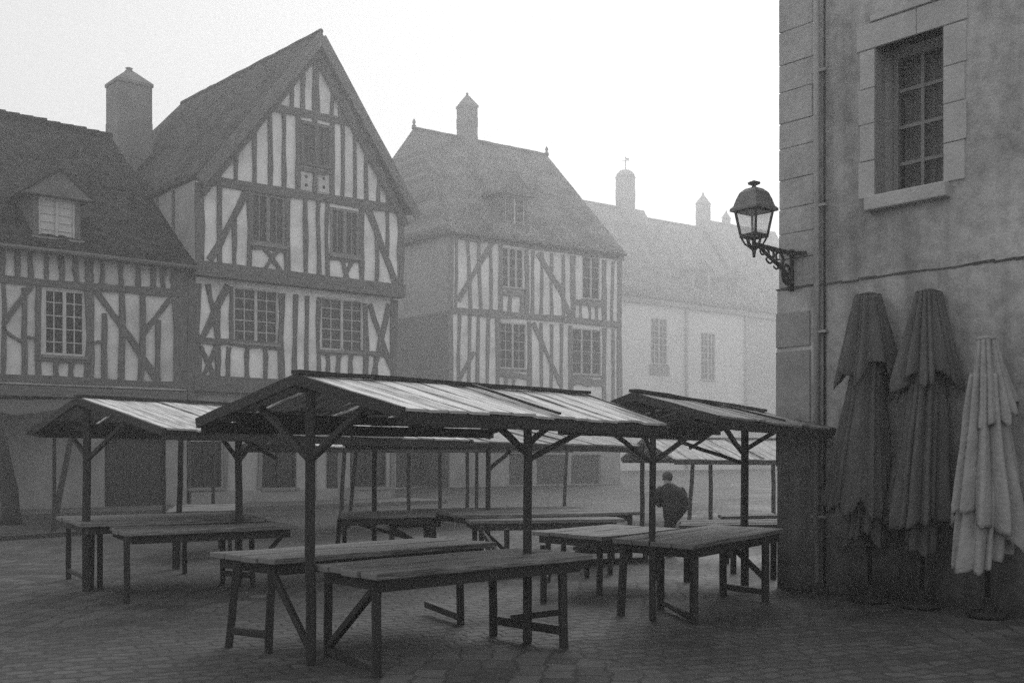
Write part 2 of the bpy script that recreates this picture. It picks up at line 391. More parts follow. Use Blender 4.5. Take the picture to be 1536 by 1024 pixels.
def wall_box(mb, F, u0, u1, v0, v1, w0, w1, holes=()):
    wall_grid(mb, F, u0, u1, w0, w1, v0, holes)
    for (ua, va, ub, vb) in ((u0, v1, u0, v0), (u1, v0, u1, v1), (u1, v1, u0, v1)):
        o = len(mb.v)
        mb.v += [F.p(ua, va, w0), F.p(ub, vb, w0), F.p(ub, vb, w1), F.p(ua, va, w1)]
        mb.face([o, o + 1, o + 2, o + 3])
    for w in (w0, w1):
        o = len(mb.v)
        mb.v += [F.p(u0, v0, w), F.p(u1, v0, w), F.p(u1, v1, w), F.p(u0, v1, w)]
        mb.face([o, o + 1, o + 2, o + 3])
def fbar(mb, F, a, b, v0, v1, wd, n=5, wob=0.02):
    # timber in the facade plane from a=(u,w) to b, width wd, between depths v0 (outer) and v1; waney edges
    (ua, wa), (ub, wb) = a, b
    Ln = math.hypot(ub - ua, wb - wa); du, dw = (ub - ua) / Ln, (wb - wa) / Ln
    nu, nw = -dw, du; rings = []; uo = ru(0, 40); bow = ru(-1, 1) * wob * 2.0
    for i in range(n + 1):
        t = i / n; c = (ua + du * Ln * t, wa + dw * Ln * t)
        sh = bow * math.sin(math.pi * t) + (ru(-wob, wob) if 0 < i < n else 0)
        k = wd / 2 * (.96 + ru(-0.24, 0.2))
        o = len(mb.v)
        for sg, v in ((-1, v0), (1, v0), (1, v1), (-1, v1)):
            mb.v.append(F.p(c[0] + nu * (sh + sg * k), v, c[1] + nw * (sh + sg * k)))
        rings.append(o)
    for i in range(n):
        a_, b_ = rings[i], rings[i + 1]; x0, x1 = uo + Ln * i / n, uo + Ln * (i + 1) / n
        for j in range(4):
            k = (j + 1) % 4
            mb.face([a_ + j, b_ + j, b_ + k, a_ + k], [(x0, j * .2), (x1, j * .2), (x1, j * .2 + .2), (x0, j * .2 + .2)])
    mb.face([rings[0] + i for i in range(4)]); mb.face([rings[-1] + 3 - i for i in range(4)])
_layer = [0]
def tim(F, house, seg, v, name="stud", m=None, depth=0.05, n=4):
    m = m or house.get("oak") and MATS["hazed_pale_oak"]
    x0, y0, x1, y1, wpx = seg
    a = F.hit(x0, y0, v); b = F.hit(x1, y1, v); sc = (a[2] + b[2]) / 2 / FPX
    _layer[0] = (_layer[0] + 1) % 9
    mb = MB(); fbar(mb, F, a[:2], b[:2], v - depth - _layer[0] * 0.0025 - (0.012 if name == "beam" else 0), v + 0.02, max(wpx * sc, 0.06), n)
    return mb.build(name, m or timber, house)
def rect(F, x0, y0, x1, y1, v):
    xc, yc = (x0 + x1) / 2, (y0 + y1) / 2
    return (F.u(x0, v), F.u(x1, v), F.w(xc, y1, v), F.w(xc, y0, v))
def fbox(mb, F, u0, u1, v0, v1, w0, w1):
    mb.hexa([F.p(u0, v0, w0), F.p(u1, v0, w0), F.p(u1, v1, w0), F.p(u0, v1, w0), F.p(u0, v0, w1), F.p(u1, v0, w1), F.p(u1, v1, w1), F.p(u0, v1, w1)])
def window(F, house, r, v, cols=4, rows=5, casements=2, fr=0.05, mun=0.022, m=None, gl=None, sill=True, inset=0.06, name="window"):
    u0, u1, w0, w1 = r; mb = MB(); m = m or trim
    a, b = v + inset - 0.05, v + inset + 0.03
    fbox(mb, F, u0 - 0.01, u0 + fr, a, b, w0, w1); fbox(mb, F, u1 - fr, u1 + 0.01, a, b, w0, w1)
    fbox(mb, F, u0 + fr, u1 - fr, a + .003, b, w1 - fr, w1 + 0.01); fbox(mb, F, u0 + fr, u1 - fr, a + .003, b, w0 - 0.01, w0 + fr)
    W = u1 - u0
    for k in range(1, casements):
        uc = u0 + W * k / casements; fbox(mb, F, uc - fr * .75, uc + fr * .75, a - .01, b, w0 + fr, w1 - fr)
    for k in range(1, cols):
        if casements > 1 and (k * casements) % cols == 0: continue
        uc = u0 + W * k / cols; fbox(mb, F, uc - mun / 2, uc + mun / 2, a + .022, b - .004, w0 + fr, w1 - fr)
    for k in range(1, rows):
        wc = w0 + (w1 - w0) * k / rows; fbox(mb, F, u0 + fr, u1 - fr, a + .026, b - .008, wc - mun / 2, wc + mun / 2)
    o = mb.build(name, m, house)
    g = MB(); fbox(g, F, u0, u1, b - .025, b + .01, w0, w1); g.build("pane", gl or glass, o)
    if sill:
        s = MB(); fbox(s, F, u0 - .06, u1 + .06, v - .10, v + .06, w0 - .09, w0 - .005); s.build("sill", trim_dim, o)
    return o
def shutters(F, house, r, v, n=2, m=None):
    u0, u1, w0, w1 = r
    for k in range(n):
        a = u0 + (u1 - u0) * k / n; b = u0 + (u1 - u0) * (k + 1) / n; mb = MB(); nb = 4
        for j in range(nb):
            x0 = a + .02 + (b - a - .04) * j / nb; x1 = a + .02 + (b - a - .04) * (j + 1) / nb
            d = ru(0, .008); fbox(mb, F, x0 + .003, x1 - .003, v - .035 - d, v + .03, w0, w1)
        for t in (.16, .84):
            wc = w0 + (w1 - w0) * t; fbox(mb, F, a + .03, b - .03, v - .062, v - .02, wc - .05, wc + .05)
        mb.build("shutter", m or shutterm, house)
def chimney(F, house, x0, y0, x1, y1, v, depth, wbase, cap="pyramid", m=None, name="chimney"):
    u0, u1 = F.u(x0, v), F.u(x1, v); w1 = F.w((x0 + x1) / 2, y0, v); mb = MB()
    # y0: top of the stack, y1: very top of its cap
    wt = F.w((x0 + x1) / 2, y1, v); sc = F.hit((x0 + x1) / 2, y0, v)[2] / FPX
    mid = (u0 + u1) / 2
    n = 6
    for k in range(n):
        a, b = wbase + (w1 - wbase) * k / n, wbase + (w1 - wbase) * (k + 1) / n
        j = .012 * (k % 2); fbox(mb, F, u0 + j, u1 - j, v + j, v + depth - j, a, b)
    fbox(mb, F, u0 - .025, u1 + .025, v - .025, v + depth + .025, w1, w1 + .12)
    o = mb.build(name, m or chimneym, house)
    cp = MB(); c = F.p(mid, v + depth / 2, 0); hw = (u1 - u0) / 2 + .05
    H = wt - w1 - .12
    if cap == "pyramid":
        base = [F.p(u0 - .02, v - .02, w1 + .122), F.p(u1 + .02, v - .02, w1 + .122), F.p(u1 + .02, v + depth + .02, w1 + .122), F.p(u0 - .02, v + depth + .02, w1 + .122)]
        f = .2; cc = F.p(mid, v + depth / 2, w1 + .12 + H * .78)
        top = [cc + (q - F.p(mid, v + depth / 2, w1 + .122)) * f for q in base]
        cp.hexa(base + top)
        cp.lathe(cc + V((0, 0, -.03)), [(hw * .16, 0), (hw * .22, H * .08), (hw * .12, H * .16), (hw * .2, H * .24), (hw * .06, H * .31)], 10)
    elif cap == "round":
        pr = [(hw * 1.12 * math.cos(t), w1 + .122 + H * math.sin(t)) for t in [k * math.pi / 2 / 6 for k in range(6)]] + [(0.03, wt)]
        cp.lathe(c, pr, 16)
    cp.build("chimney_cap", m or chimneym, o)
    return o
def ridge_tiles(A, B, r, step=0.42, sm=False):
    if sm:
        A, B = V(A), V(B); n = 24; return MB().tube([A.lerp(B, k / n) + V((0, 0, ru(-.008, .008))) for k in range(n + 1)], [r * ru(.85, 1.1) for _ in range(n + 1)], 8)
    A, B = V(A), V(B); n = max(3, int((B - A).length / step)); mb = MB(); d = (B - A) / n; ph = ru(0, 6)
    for i in range(n):
        p, q = A + d * i, A + d * (i + 1.12); z = V((0, 0, ru(-.02, .02) + .03 * math.sin(i * .37 + ph)))
        mb.tube([p + z, q + z + V((0, 0, .015))], [r, r * 1.14], 8)
    return mb
def dormer(F, house, x0, x1, ytop, ybot, v, back, yapex, over=0.28, m=None, gl=None, cols=4, rows=4, w_m=None, roofm=None, hip=0.0, frp=0.14, body=None):
    # small roof window: body, hipped or gabled roof with the front pediment, window
    r = rect(F, x0, ytop, x1, ybot, v); u0, u1, w0, w1 = r
    wa = F.w((x0 + x1) / 2, yapex, v); um = (u0 + u1) / 2
    mb = MB(); U0, U1 = u0 - frp, u1 + frp; W0, W1 = w0 - .22, w1 + frp
    wall_box(mb, F, U0, U1, v, v + back, W0, W1, [r])
    o = mb.build("dormer", body or dorm_m, house)
    rf = MB(); E0, E1 = U0 - over, U1 + over; ew = W1 - .06; fv = v - over * .8
    A = F.p(um, fv + hip, wa); B = F.p(um, v + back + .4, wa)
    P0, P1 = F.p(E0, fv, ew), F.p(E1, fv, ew); Q0, Q1 = F.p(E0, v + back + .4, ew), F.p(E1, v + back + .4, ew)
    rf.patch(A, B, P0, Q0, 4, 4, .06, .01); rf.patch(B, A, Q1, P1, 4, 4, .06, .01)
    rf.build("dormer_roof", roofm or tiles, o)
    pd = MB(); pd.poly_slab([F.p(E0 + .05, fv + .03, ew), F.p(E1 - .05, fv + .03, ew), F.p(um, fv + .03 + hip, wa - .04)], tuple(F.p(0, .06, 0) - F.p(0, 0, 0)))
    fbox(pd, F, E0 + .02, E1 - .02, fv + .01, v - .005, ew - .07, ew - .002)
    pd.build("pediment", w_m or dorm_m, o)
    window(F, o, r, v, cols, rows, 2, .05, .02, gl=gl, m=m, sill=False, inset=.08)
    sl = MB(); fbox(sl, F, U0 - .08, U1 + .08, v - .12, v - .004, W0 - .02, W0 + .2); sl.build("dormer_sill", trim_dim, o)
    return o

# ------------------------------------------------------------------ left pair of houses
LF = Frame((-11.0, 31.0), (1.2075, 1), (-0.88625, 1))
# --- low timbered house on the left
hA = thing("timbered_house", "low half-timbered house at the left edge, with a small roof dormer and one small-paned window", "house", LF.p(LF.u(140), 2, 0))
uL, uR = LF.u(-150), LF.u(287)
wE = LF.w(140, 380); wJ = LF.w(140, 575)
winA = rect(LF, 66, 435, 127, 533, 0)
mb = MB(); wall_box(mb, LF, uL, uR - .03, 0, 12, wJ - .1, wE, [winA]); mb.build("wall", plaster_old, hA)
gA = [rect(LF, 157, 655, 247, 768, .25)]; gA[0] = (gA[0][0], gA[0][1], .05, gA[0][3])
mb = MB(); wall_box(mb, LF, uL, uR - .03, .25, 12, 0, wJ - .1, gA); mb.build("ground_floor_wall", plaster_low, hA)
u0, u1, w0, w1 = gA[0]; d = MB(); nb = 9
for j in range(nb):
    a = u0 + (u1 - u0) * j / nb; b = u0 + (u1 - u0) * (j + 1) / nb
    fbox(d, LF, a + .004, b - .004, .40 + ru(0, .01), .5, w0, w1)
d.build("door", opening, hA)
for s in [(-40, 408, -40, 570, 8), (4, 420, 4, 570, 7), (36, 432, 36, 570, 9), (156, 470, 156, 572, 8), (182, 438, 181, 573, 9), (213, 441, 210, 573, 9), (237, 480, 237, 573, 7),
          (85, 541, 85, 571, 7), (106, 541, 106, 571, 7), (58, 428, 58, 571, 9), (133, 432, 132, 572, 13), (271, 400, 271, 578, 26)]: tim(LF, hA, s, 0)
for x in (-80, -40, 2, 25, 46, 70, 91, 113, 134, 153, 181, 206, 229, 244, 259):
    tim(LF, hA, (x, 372 + x * .118, x + ru(-2, 2), 414 + x * .09, 12 if x == 134 else ru(6, 8.5)), 0)
for s in [(46, 428, 5, 486, 9), (3, 490, 32, 512, 5), (143, 436, 237, 572, 11), (256, 446, 212, 506, 8)]: tim(LF, hA, s, 0, "brace")
for s in [(-150, 348, 285, 401, 14), (-150, 403, 279, 441, 12), (-150, 561, 283, 577, 11), (57, 537, 134, 541, 7), (40, 505, 56, 506, 4), (136, 515, 152, 513, 4)]: tim(LF, hA, s, 0, "beam", n=8)
fb = MB(); fbox(fb, LF, uL, uR - .2, -.16, .24, wJ - .42, wJ - .14); fb.build("fascia", timber, hA)
window(LF, hA, winA, 0, 4, 5, 2, .06, .028)
# roof of the low house
wR = LF.w(160, 203, 6.4)
ov = -.45
EvA, EvB = LF.p(uL, ov, LF.w(0, 363, ov)), LF.p(uR - .02, ov, LF.w(0, 363, ov))
RdA, RdB = LF.p(uL, 6.4, wR), LF.p(uR - .02, 6.4, wR)
mb = MB(); mb.patch(RdA, RdB, EvA, EvB, 34, 14, .12, .03, .03); mb.patch(RdB, RdA, LF.p(uR - .02, 13, EvA.z), LF.p(uL, 13, EvA.z), 10, 6, .14, .03)
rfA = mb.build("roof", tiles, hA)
ridge_tiles(RdA + V((0, 0, .02)), RdB + V((0, 0, .02)), .13).build("ridge_tiles", tiles, rfA)
g = MB(); g.tube([EvA + V((0, 0, -.08)), EvB + V((0, 0, -.08))], .07, 8); g.build("gutter", timber, rfA)
chimney(LF, hA, 176, 126, 229, 96, 7.2, 1.1, 7.0)
dormer(LF, hA, 58, 113, 298, 357, .15, 2.6, 255, .32, gl=glass_pale, cols=2, rows=5, hip=.0)
# canvas awning on the low house
aw = MB(); q = [LF.p(LF.u(-120), .2, LF.w(0, 588, 0)), LF.p(LF.u(127), .2, LF.w(127, 594, 0)), at(112, 607, 28.5), at(18, 621, 26.5)]
aw.patch(q[0], q[1], q[3], q[2], 14, 6, .02, .015, .12); aw.build("awning", cloth_mid, hA)

# --- tall gabled house
hB = thing("gabled_house", "tall half-timbered house with a steep front gable, jettied storeys and two shuttered windows", "house", LF.p(LF.u(450), 3, 0))
vT, vM, vG = -.28, 0.0, .28
uB0, uB1 = LF.u(292, vM), LF.u(592, vM)
uT0, uT1 = LF.u(294, vT), LF.u(604, vT)
wg = LF.w(470, 294, vT)          # gable base beam
wj1 = LF.w(450, 424, vM)         # jetty of the top storey
wj0 = LF.w(440, 577, vM)         # jetty over the ground floor
wC = [rect(LF, 350, 433, 417, 514, vM), rect(LF, 481, 448, 544, 526, vM)]
DEP = 11.0
mb = MB(); wall_box(mb, LF, uB0, uB1, vM, DEP, wj0, wj1, wC); mb.build("wall", plaster, hB)
wS = [rect(LF, 376, 292, 427, 367, vT), rect(LF, 495, 314, 538, 384, vT)]
mb = MB(); wall_box(mb, LF, uT0, uT1, vT, DEP, wj1 + .02, wg, wS); mb.build("upper_wall", plaster, hB)
wA = LF.w(480, 55, vT); uA = LF.u(480, vT)
eL, eR = LF.u(300, vT), LF.u(612, vT)
mb = MB()
gabW = rect(LF, 450, 186, 495, 251, vT)
mb.poly_slab([LF.p(uT0, vT + .001, wg), LF.p(uT1, vT + .001, wg), LF.p(uA, vT + .001, wA - .1)], LF.p(0, .2, 0) - LF.p(0, 0, 0)); mb.build("gable_wall", plaster, hB)
gB = [(283, 662, 333, 731), (393, 662, 445, 731), (525, 672, 580, 730)]
rB = [rect(LF, *q, vG) for q in gB]
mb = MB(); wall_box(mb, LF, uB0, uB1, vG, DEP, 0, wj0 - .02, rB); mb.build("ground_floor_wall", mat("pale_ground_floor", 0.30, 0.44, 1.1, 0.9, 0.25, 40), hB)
for r_ in rB:
    window(LF, hB, r_, vG, 2, 2, 2, .06, .02, m=opening, sill=True, inset=.12)
for (xa, xb) in ((247, 251), (478, 486), (510, 516)):
    pass
for x in (338, 388, 470, 508, 588):
    tim(LF, hB, (x, 600, x, 752, 7), vG, "post", m=mat("pale_pier", .16, .24, 2))
pl = MB(); fbox(pl, LF, uB0, uB1, vG - .06, vG - .002, 0, .5); pl.build("plinth", plaster_low, hB)
dr = MB(); nb = 8; u0, u1 = LF.u(490, vG), LF.u(509, vG)
fbox(dr, LF, u0, u1, vG - .05, vG + .02, .05, LF.w(500, 672, vG)); dr.build("door", opening, hB)
# gable timbers
def yc(x): return 163 + (x - 410) * .194
def yb(x): return 272 + (x - 328) * .156
def yl(x): return 66 + (480 - x) * 1.143 if x < 480 else 66 + (x - 480) * 1.837
for x, wd in ((436, 6), (453, 6.5), (474, 11), (496, 6), (510, 6)): tim(LF, hB, (x + 1, yl(x) + 3, x, yc(x), wd), vT)
for x, wd in ((354, 6), (380, 7), (404, 7), (425, 6.5), (446.5, 7), (471, 8), (498, 8), (513, 6), (531, 6), (549.5, 6.5), (566, 5), (580, 5)):
    top = max(yc(x), yl(x) + 3); tim(LF, hB, (x, top, x + ru(-1, 1), yb(x), wd), vT)
window(LF, hB, gabW, vT, 4, 1, 2, .09, .03, m=timber, gl=shut_gl, inset=-.05, sill=False)
for s in [(402, 161.5, 541, 189, 11), (300, 267.5, 618, 317.5, 14), (449, 253, 497, 260, 6)]: tim(LF, hB, s, vT, "beam", n=8)
for x in (458.5, 485):               # the two boards with round peep holes
    r_ = rect(LF, x - 8, 257 + (x - 458) * .12, x + 8, 286 + (x - 458) * .12, vT); b_ = MB(); fbox(b_, LF, r_[0], r_[1], vT - .03, vT + .01, r_[2], r_[3])
    o = b_.build("vent_panel", trim, hB); hh = MB()
    for t in (.28, .72):
        wc = r_[2] + (r_[3] - r_[2]) * t; uc = (r_[0] + r_[1]) / 2
        c = LF.p(uc, vT - .034, wc); n_ = LF.p(0, 1, 0) - LF.p(0, 0, 0); hh.tube([c, c + n_ * .02], .055, 12)
    hh.build("vent_hole", opening, o)
# top storey
tim(LF, hB, (287, 405, 286, 600, 12), vM - .02, "post")
for s in [(299, 275, 299, 402, 15), (600, 318, 600, 440, 12), (329, 275, 329, 398, 7), (351, 325, 351, 402, 7), (373, 282, 373, 404, 8), (430, 292, 431, 413, 9), (457, 297, 458, 414, 7), (477, 300, 478, 415, 7),
          (491, 303, 491, 416, 6), (542, 312, 542, 424, 9), (565, 345, 564, 427, 7), (580, 319, 580, 385, 6)]: tim(LF, hB, s, vT)
for s in [(369, 287, 314, 390, 10), (551, 313, 594, 430, 10), (396, 405, 417, 375, 6), (396, 374, 420, 407, 6), (512, 388, 522, 420, 6), (530, 388, 514, 422, 6)]: tim(LF, hB, s, vT, "brace")
for s in [(374, 370, 430, 377, 7), (492, 386, 541, 391, 7)]: tim(LF, hB, s, vT, "beam")
for r_ in wS: window(LF, hB, r_, vT, 4, 1, 2, .08, .035, m=timber_pale, gl=shut_gl, inset=0.03)
jb = MB(); fbox(jb, LF, uT0 - .1, uT1 + .05, vT - .1, vM + .05, wj1 - .17, wj1 + .27); jb.build("jetty_beam", timber, hB)
jb = MB(); fbox(jb, LF, uB0 - .05, uB1 + .05, vM - .1, vG - .01, wj0 - .32, wj0 + .16); jb.build("jetty_beam", timber, hB)
# middle storey
for s in [(296, 425, 296, 570, 11), (591, 450, 589, 590, 11), (327, 465, 326, 566, 8), (346, 430, 346, 518, 6), (422, 440, 422, 572, 9), (443, 442, 442, 574, 7), (460, 444, 460, 576, 7), (478, 446, 478, 578, 7),
          (547, 455, 547, 580, 9), (343, 520, 341, 568, 7), (370, 522, 370, 570, 7), (396, 522, 397, 572, 7), (490, 532, 490, 575, 6), (508, 532, 508, 578, 7), (526, 532, 525, 578, 7), (563, 530, 563, 582, 6)]: tim(LF, hB, s, vM)
for s in [(342, 428, 302, 508, 10), (311, 426, 327, 506, 8), (300, 519, 320, 565, 8), (323, 519, 305, 562, 7), (554, 456, 588, 555, 9), (583, 456, 558, 566, 8)]: tim(LF, hB, s, vM, "brace")
for s in [(292, 509, 422, 520, 10), (480, 528, 590, 533, 7), (290, 566, 592, 586, 11)]: tim(LF, hB, s, vM, "beam", n=8)
for r_ in wC: window(LF, hB, r_, vM, 4, 5, 2, .06, .028)
# roof of the gabled house
fo = -.75
wAp = LF.w(482, 47, fo); uAp = LF.u(482, fo)
eLw = LF.w(302, 262, fo); eLu = LF.u(300, fo); eRw = LF.w(627, 317, fo); eRu = LF.u(627, fo)
rb_w = wAp + .25; vb = 9.6
mb = MB()
A = LF.p(uAp, fo, wAp); B = LF.p(uAp, vb, rb_w)
mb.patch(A, B, LF.p(eLu, fo, eLw), LF.p(eLu - .35, vb + 3.2, eLw), 20, 12, .09, .010, .015)
mb.patch(B, A, LF.p(eRu, vb + 3.2, eRw), LF.p(eRu, fo, eRw), 20, 12, .09, .010, .015)
mb.patch(B, B + V((.01, 0, 0)), LF.p(eLu - .35, vb + 3.2, eLw), LF.p(eRu, vb + 3.2, eRw), 8, 8, .14, .02)
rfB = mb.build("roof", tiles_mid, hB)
ridge_tiles(A, B, .075, sm=True).build("ridge_tiles", tiles_mid, rfB)
for (ue, we) in ((eLu, eLw), (eRu, eRw)):
    bb = MB(); p, q = LF.p(uAp, fo - .02, wAp - .2), LF.p(ue, fo - .02, we - .2)
    bb.bar(p, q, .07, .32, n=6, wob=.01); o = bb.build("bargeboard", timber, hB)
    b2 = MB(); p, q = LF.p(uAp, vT - .12, wAp - .62), LF.p(ue + (uAp - ue) * .06, vT - .12, we - .45)
    b2.bar(p, q, .12, .22, n=6, wob=.02); b2.build("rafter", timber, hB)
sw = MB(); fbox(sw, LF, uT0 - .03, uT0 - .004, vT + .02, DEP, wj1, wg); sw.build("side_wall", mat("shaded_side_render", .26, .40, .9, .9, .2, 30), hB)  # thin overlay panel; the side's weaker light is painted into its darker colour
for vv in (1.2, 2.4, 3.6, 4.8):
    sb = MB(); sb.box(LF.p(uT0 - .05, vv, (wj1 + wg) / 2 + .2), .14, .05, wg - wj1 + .4, ax=V((LF.b.x, LF.b.y, 0)), ay=V((LF.a.x, LF.a.y, 0))); sb.build("stud", timber, hB)

# ------------------------------------------------------------------ hipped house in the middle
HF = Frame((-3.022, 52.0), (1.52, 1), (-0.88625, 1))
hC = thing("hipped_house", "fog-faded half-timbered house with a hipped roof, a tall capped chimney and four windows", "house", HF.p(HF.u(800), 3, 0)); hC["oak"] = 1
u0, u1 = 0.0, HF.u(932)
wE = HF.w(675, 350); wM = HF.w(800, 476); D = 11.0
wW = [rect(HF, 752, 372, 785, 432, 0), rect(HF, 873, 385, 900, 449, 0), rect(HF, 749, 484, 789, 553, 0), rect(HF, 858, 493, 902, 562, 0)]
gW = [rect(HF, 765, 680, 800, 738, 0), rect(HF, 806, 682, 850, 738, 0), rect(HF, 858, 682, 902, 738, 0)]
wB = HF.w(800, 615)
mb = MB(); wall_box(mb, HF, u0, u1, 0, D, wB, wE, wW); mb.build("wall", plaster, hC)
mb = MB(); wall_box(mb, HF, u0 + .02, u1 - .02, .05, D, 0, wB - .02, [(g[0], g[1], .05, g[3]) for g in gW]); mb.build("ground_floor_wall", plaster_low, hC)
for g_ in gW:
    b_ = MB(); fbox(b_, HF, g_[0], g_[1], .2, .3, .05, g_[3]); b_.build("door", opening, hC)
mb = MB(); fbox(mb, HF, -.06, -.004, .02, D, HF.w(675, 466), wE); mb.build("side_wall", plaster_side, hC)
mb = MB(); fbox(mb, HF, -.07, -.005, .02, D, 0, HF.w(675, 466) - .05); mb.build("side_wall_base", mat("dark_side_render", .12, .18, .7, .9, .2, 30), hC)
for x, y0_, x2, y1_, wd in [(676, 350, 676, 600, 9), (929, 384, 929, 615, 10), (684, 356, 683, 466, 5), (700, 358, 705, 462, 6), (718, 362, 721, 467, 6), (734, 366, 736, 468, 6), (750, 366, 750, 470, 8), (789, 374, 789, 470, 8), (799, 376, 798, 472, 6),
                      (813, 378, 811, 472, 6), (827, 380, 827, 474, 6), (844, 382, 845, 478, 6), (859, 384, 859, 480, 9), (906, 390, 906, 484, 9), (919, 392, 917, 484, 5), (765, 442, 764, 470, 6), (782, 446, 781, 470, 6),
                      (871, 456, 871, 482, 5), (883, 456, 884, 482, 5), (895, 458, 896, 484, 5),
                      (689, 472, 687, 600, 6), (704, 472, 702, 600, 6), (717, 474, 715, 600, 6), (732, 474, 730, 600, 6), (746, 476, 746, 605, 8), (793, 482, 793, 610, 8), (811, 484, 811, 612, 6), (827, 486, 826, 612, 6),
                      (842, 486, 841, 612, 6), (855, 488, 855, 612, 8), (906, 492, 906, 615, 8), (919, 492, 919, 615, 5), (758, 564, 758, 606, 6), (770, 564, 770, 606, 6)]:
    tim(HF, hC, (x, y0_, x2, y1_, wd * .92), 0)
for s in [(738, 364, 687, 450, 8), (806, 380, 838, 432, 9), (838, 430, 856, 478, 8), (711, 528, 687, 572, 6), (799, 484, 841, 578, 7)]: tim(HF, hC, s, 0, "brace")
for s in [(674, 350, 935, 384, 13), (674, 465, 930, 487, 10), (748, 439, 792, 444, 8), (860, 452, 906, 458, 7), (746, 560, 794, 566, 9), (856, 570, 908, 575, 12), (674, 600, 932, 622, 10)]: tim(HF, hC, s, 0, "beam", n=8)
for r_, c_, rw in ((wW[0], 3, 4), (wW[1], 2, 4), (wW[2], 4, 5), (wW[3], 3, 4)): window(HF, hC, r_, 0, c_, rw, 2 if c_ != 3 else 3, .07, .03)
dv = 5.5; ov = -.45
eW = HF.w(675, 347, ov); eU0, eU1 = HF.u(674, ov) - .05, HF.u(941, ov)
rU0, rW0, _ = HF.hit(621, 192, dv); rU1, rW1, _ = HF.hit(820, 235, dv); rW = rW0
rW1 = (rW0 + rW1) / 2
A, B = HF.p(rU0, dv, rW), HF.p(rU1, dv, rW1)
mb = MB(); mb.patch(A, B, HF.p(eU0, ov, eW), HF.p(eU1, ov, eW), 20, 12, .09, .012, .03)
mb.patch(B, A, HF.p(eU1, 2 * dv - ov, eW), HF.p(eU0, 2 * dv - ov, eW), 12, 8, .14, .03)
mb.patch(A + V((0, .01, 0)), A, HF.p(eU0, 2 * dv - ov, eW), HF.p(eU0, ov, eW), 8, 10, .12, .02)
mb.patch(B, B + V((0, .01, 0)), HF.p(eU1, ov, eW), HF.p(eU1, 2 * dv - ov, eW), 6, 8, .12, .01)
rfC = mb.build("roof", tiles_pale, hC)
ridge_tiles(A, B, .09, sm=True).build("ridge_tiles", tiles_pale, rfC)
for P in (A, B):
    f_ = MB(); f_.lathe(P, [(.13, -.05), (.12, .12), (.05, .2), (.1, .3), (.03, .48)], 10); f_.build("finial", tiles_pale, rfC)
chimney(HF, hC, 700, 160, 717, 137, dv - .45, .9, rW - 1.6)
dormer(HF, hC, 758, 787, 294, 345, .5, 2.6, 256, .32, cols=2, rows=4, roofm=tiles_pale, hip=.15, gl=glass)

# ------------------------------------------------------------------ far row in the fog
RF = Frame((10.69, 103.0), (1.395, 1), (-0.88625, 1))
eW = RF.w(934, 440)
def row_house(name, label, xa, xb, yridge_px, xr, wins, mwall, groundy=640, drop=0.0):
    h = thing(name, label, "house", RF.p(RF.u((xa + xb) / 2), 4, 0))
    ua, ub = RF.u(xa), RF.u(xb); w_ = eW - drop
    rs = [rect(RF, *q, 0) for q in wins]
    mb = MB(); wall_box(mb, RF, ua, ub - .02, 0, 12, 0, w_, rs); mb.build("wall", mwall, h)
    for r_ in rs: window(RF, h, r_, 0, 4, 7, 2, .1, .06, m=trim, sill=True)
    wr = RF.w(xr, yridge_px, 6.0)
    A, B = RF.p(ua, 6, wr), RF.p(ub - .02, 6, wr)
    mb = MB(); mb.patch(A, B, RF.p(ua, -.6, w_ - .1), RF.p(ub - .02, -.6, w_ - .1), 10, 8, .16, .04, .1); mb.patch(B, A, RF.p(ub - .02, 12.5, w_), RF.p(ua, 12.5, w_), 6, 4, .16, .03)
    for uu in (ua + .1, ub - .3): mb.poly_slab([RF.p(uu, .2, w_ - .3), RF.p(uu, 11.8, w_ - .3), RF.p(uu, 6, wr - .3)], RF.p(.2, 0, 0) - RF.p(0, 0, 0))
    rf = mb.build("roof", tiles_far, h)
    cn = MB(); fbox(cn, RF, ua, ub - .02, -.35, -.004, w_ - .75, w_ - .28); cn.build("cornice", plaster_side, h)
    return h, wr, ua, ub
h1, wr1, a1, b1 = row_house("tall_house", "pale foggy house with one tall small-paned window and a round-capped chimney bearing a weather vane", 850, 1033, 305, 905, [(976, 477, 1001, 546)], plaster_far)
c1 = chimney(RF, h1, 935, 266, 953, 253, 5.2, 1.1, wr1 - 4, "round")
vn = MB(); top = RF.p((RF.u(935, 5.2) + RF.u(953, 5.2)) / 2, 5.75, RF.w(937, 253, 5.2)); vn.tube([top, top + V((0, 0, 1.45))], .045, 6)
vn.bar(top + V((-.42, 0, 1.0)), top + V((.42, 0, 1.0)), .05, .05); vn.box(top + V((.2, 0, 1.2)), .34, .03, .2); vn.build("weather_vane", iron, c1)
pb = MB(); r_ = rect(RF, 974, 548, 1003, 562, 0); fbox(pb, RF, r_[0], r_[1], -.12, -.005, r_[2], r_[3]); pb.build("apron_panel", trim_dim, h1)
h2, wr2, a2, b2 = row_house("dormered_house", "far pale house with two attic dormers, one narrow window and a slim pointed chimney", 1033, 1120, 331, 1000, [(1051, 499, 1073, 570)], plaster_far, drop=.12)
chimney(RF, h2, 1053, 306, 1066, 289, 6.2, .9, wr2 - 2)
h3, wr3, a3, b3 = row_house("plain_house", "faintest far house at the end of the row, just left of the stone corner building", 1120, 1230, 333, 1080, [], mat("grey_far_plaster", .34, .44, .5, .9, .2), drop=.2)
chimney(RF, h3, 1088, 328, 1096, 316, 6.2, .5, wr3 - 2)
for (hh_, x0_, x1_) in ((h2, 1042, 1062), (h3, 1086, 1106)):
    pass
dormer(RF, h2, 1042, 1062, 408, 446, .5, 3.2, 390, .45, cols=2, rows=3, roofm=tiles_far, gl=glass, m=trim_dim, frp=.25, body=plaster_side)
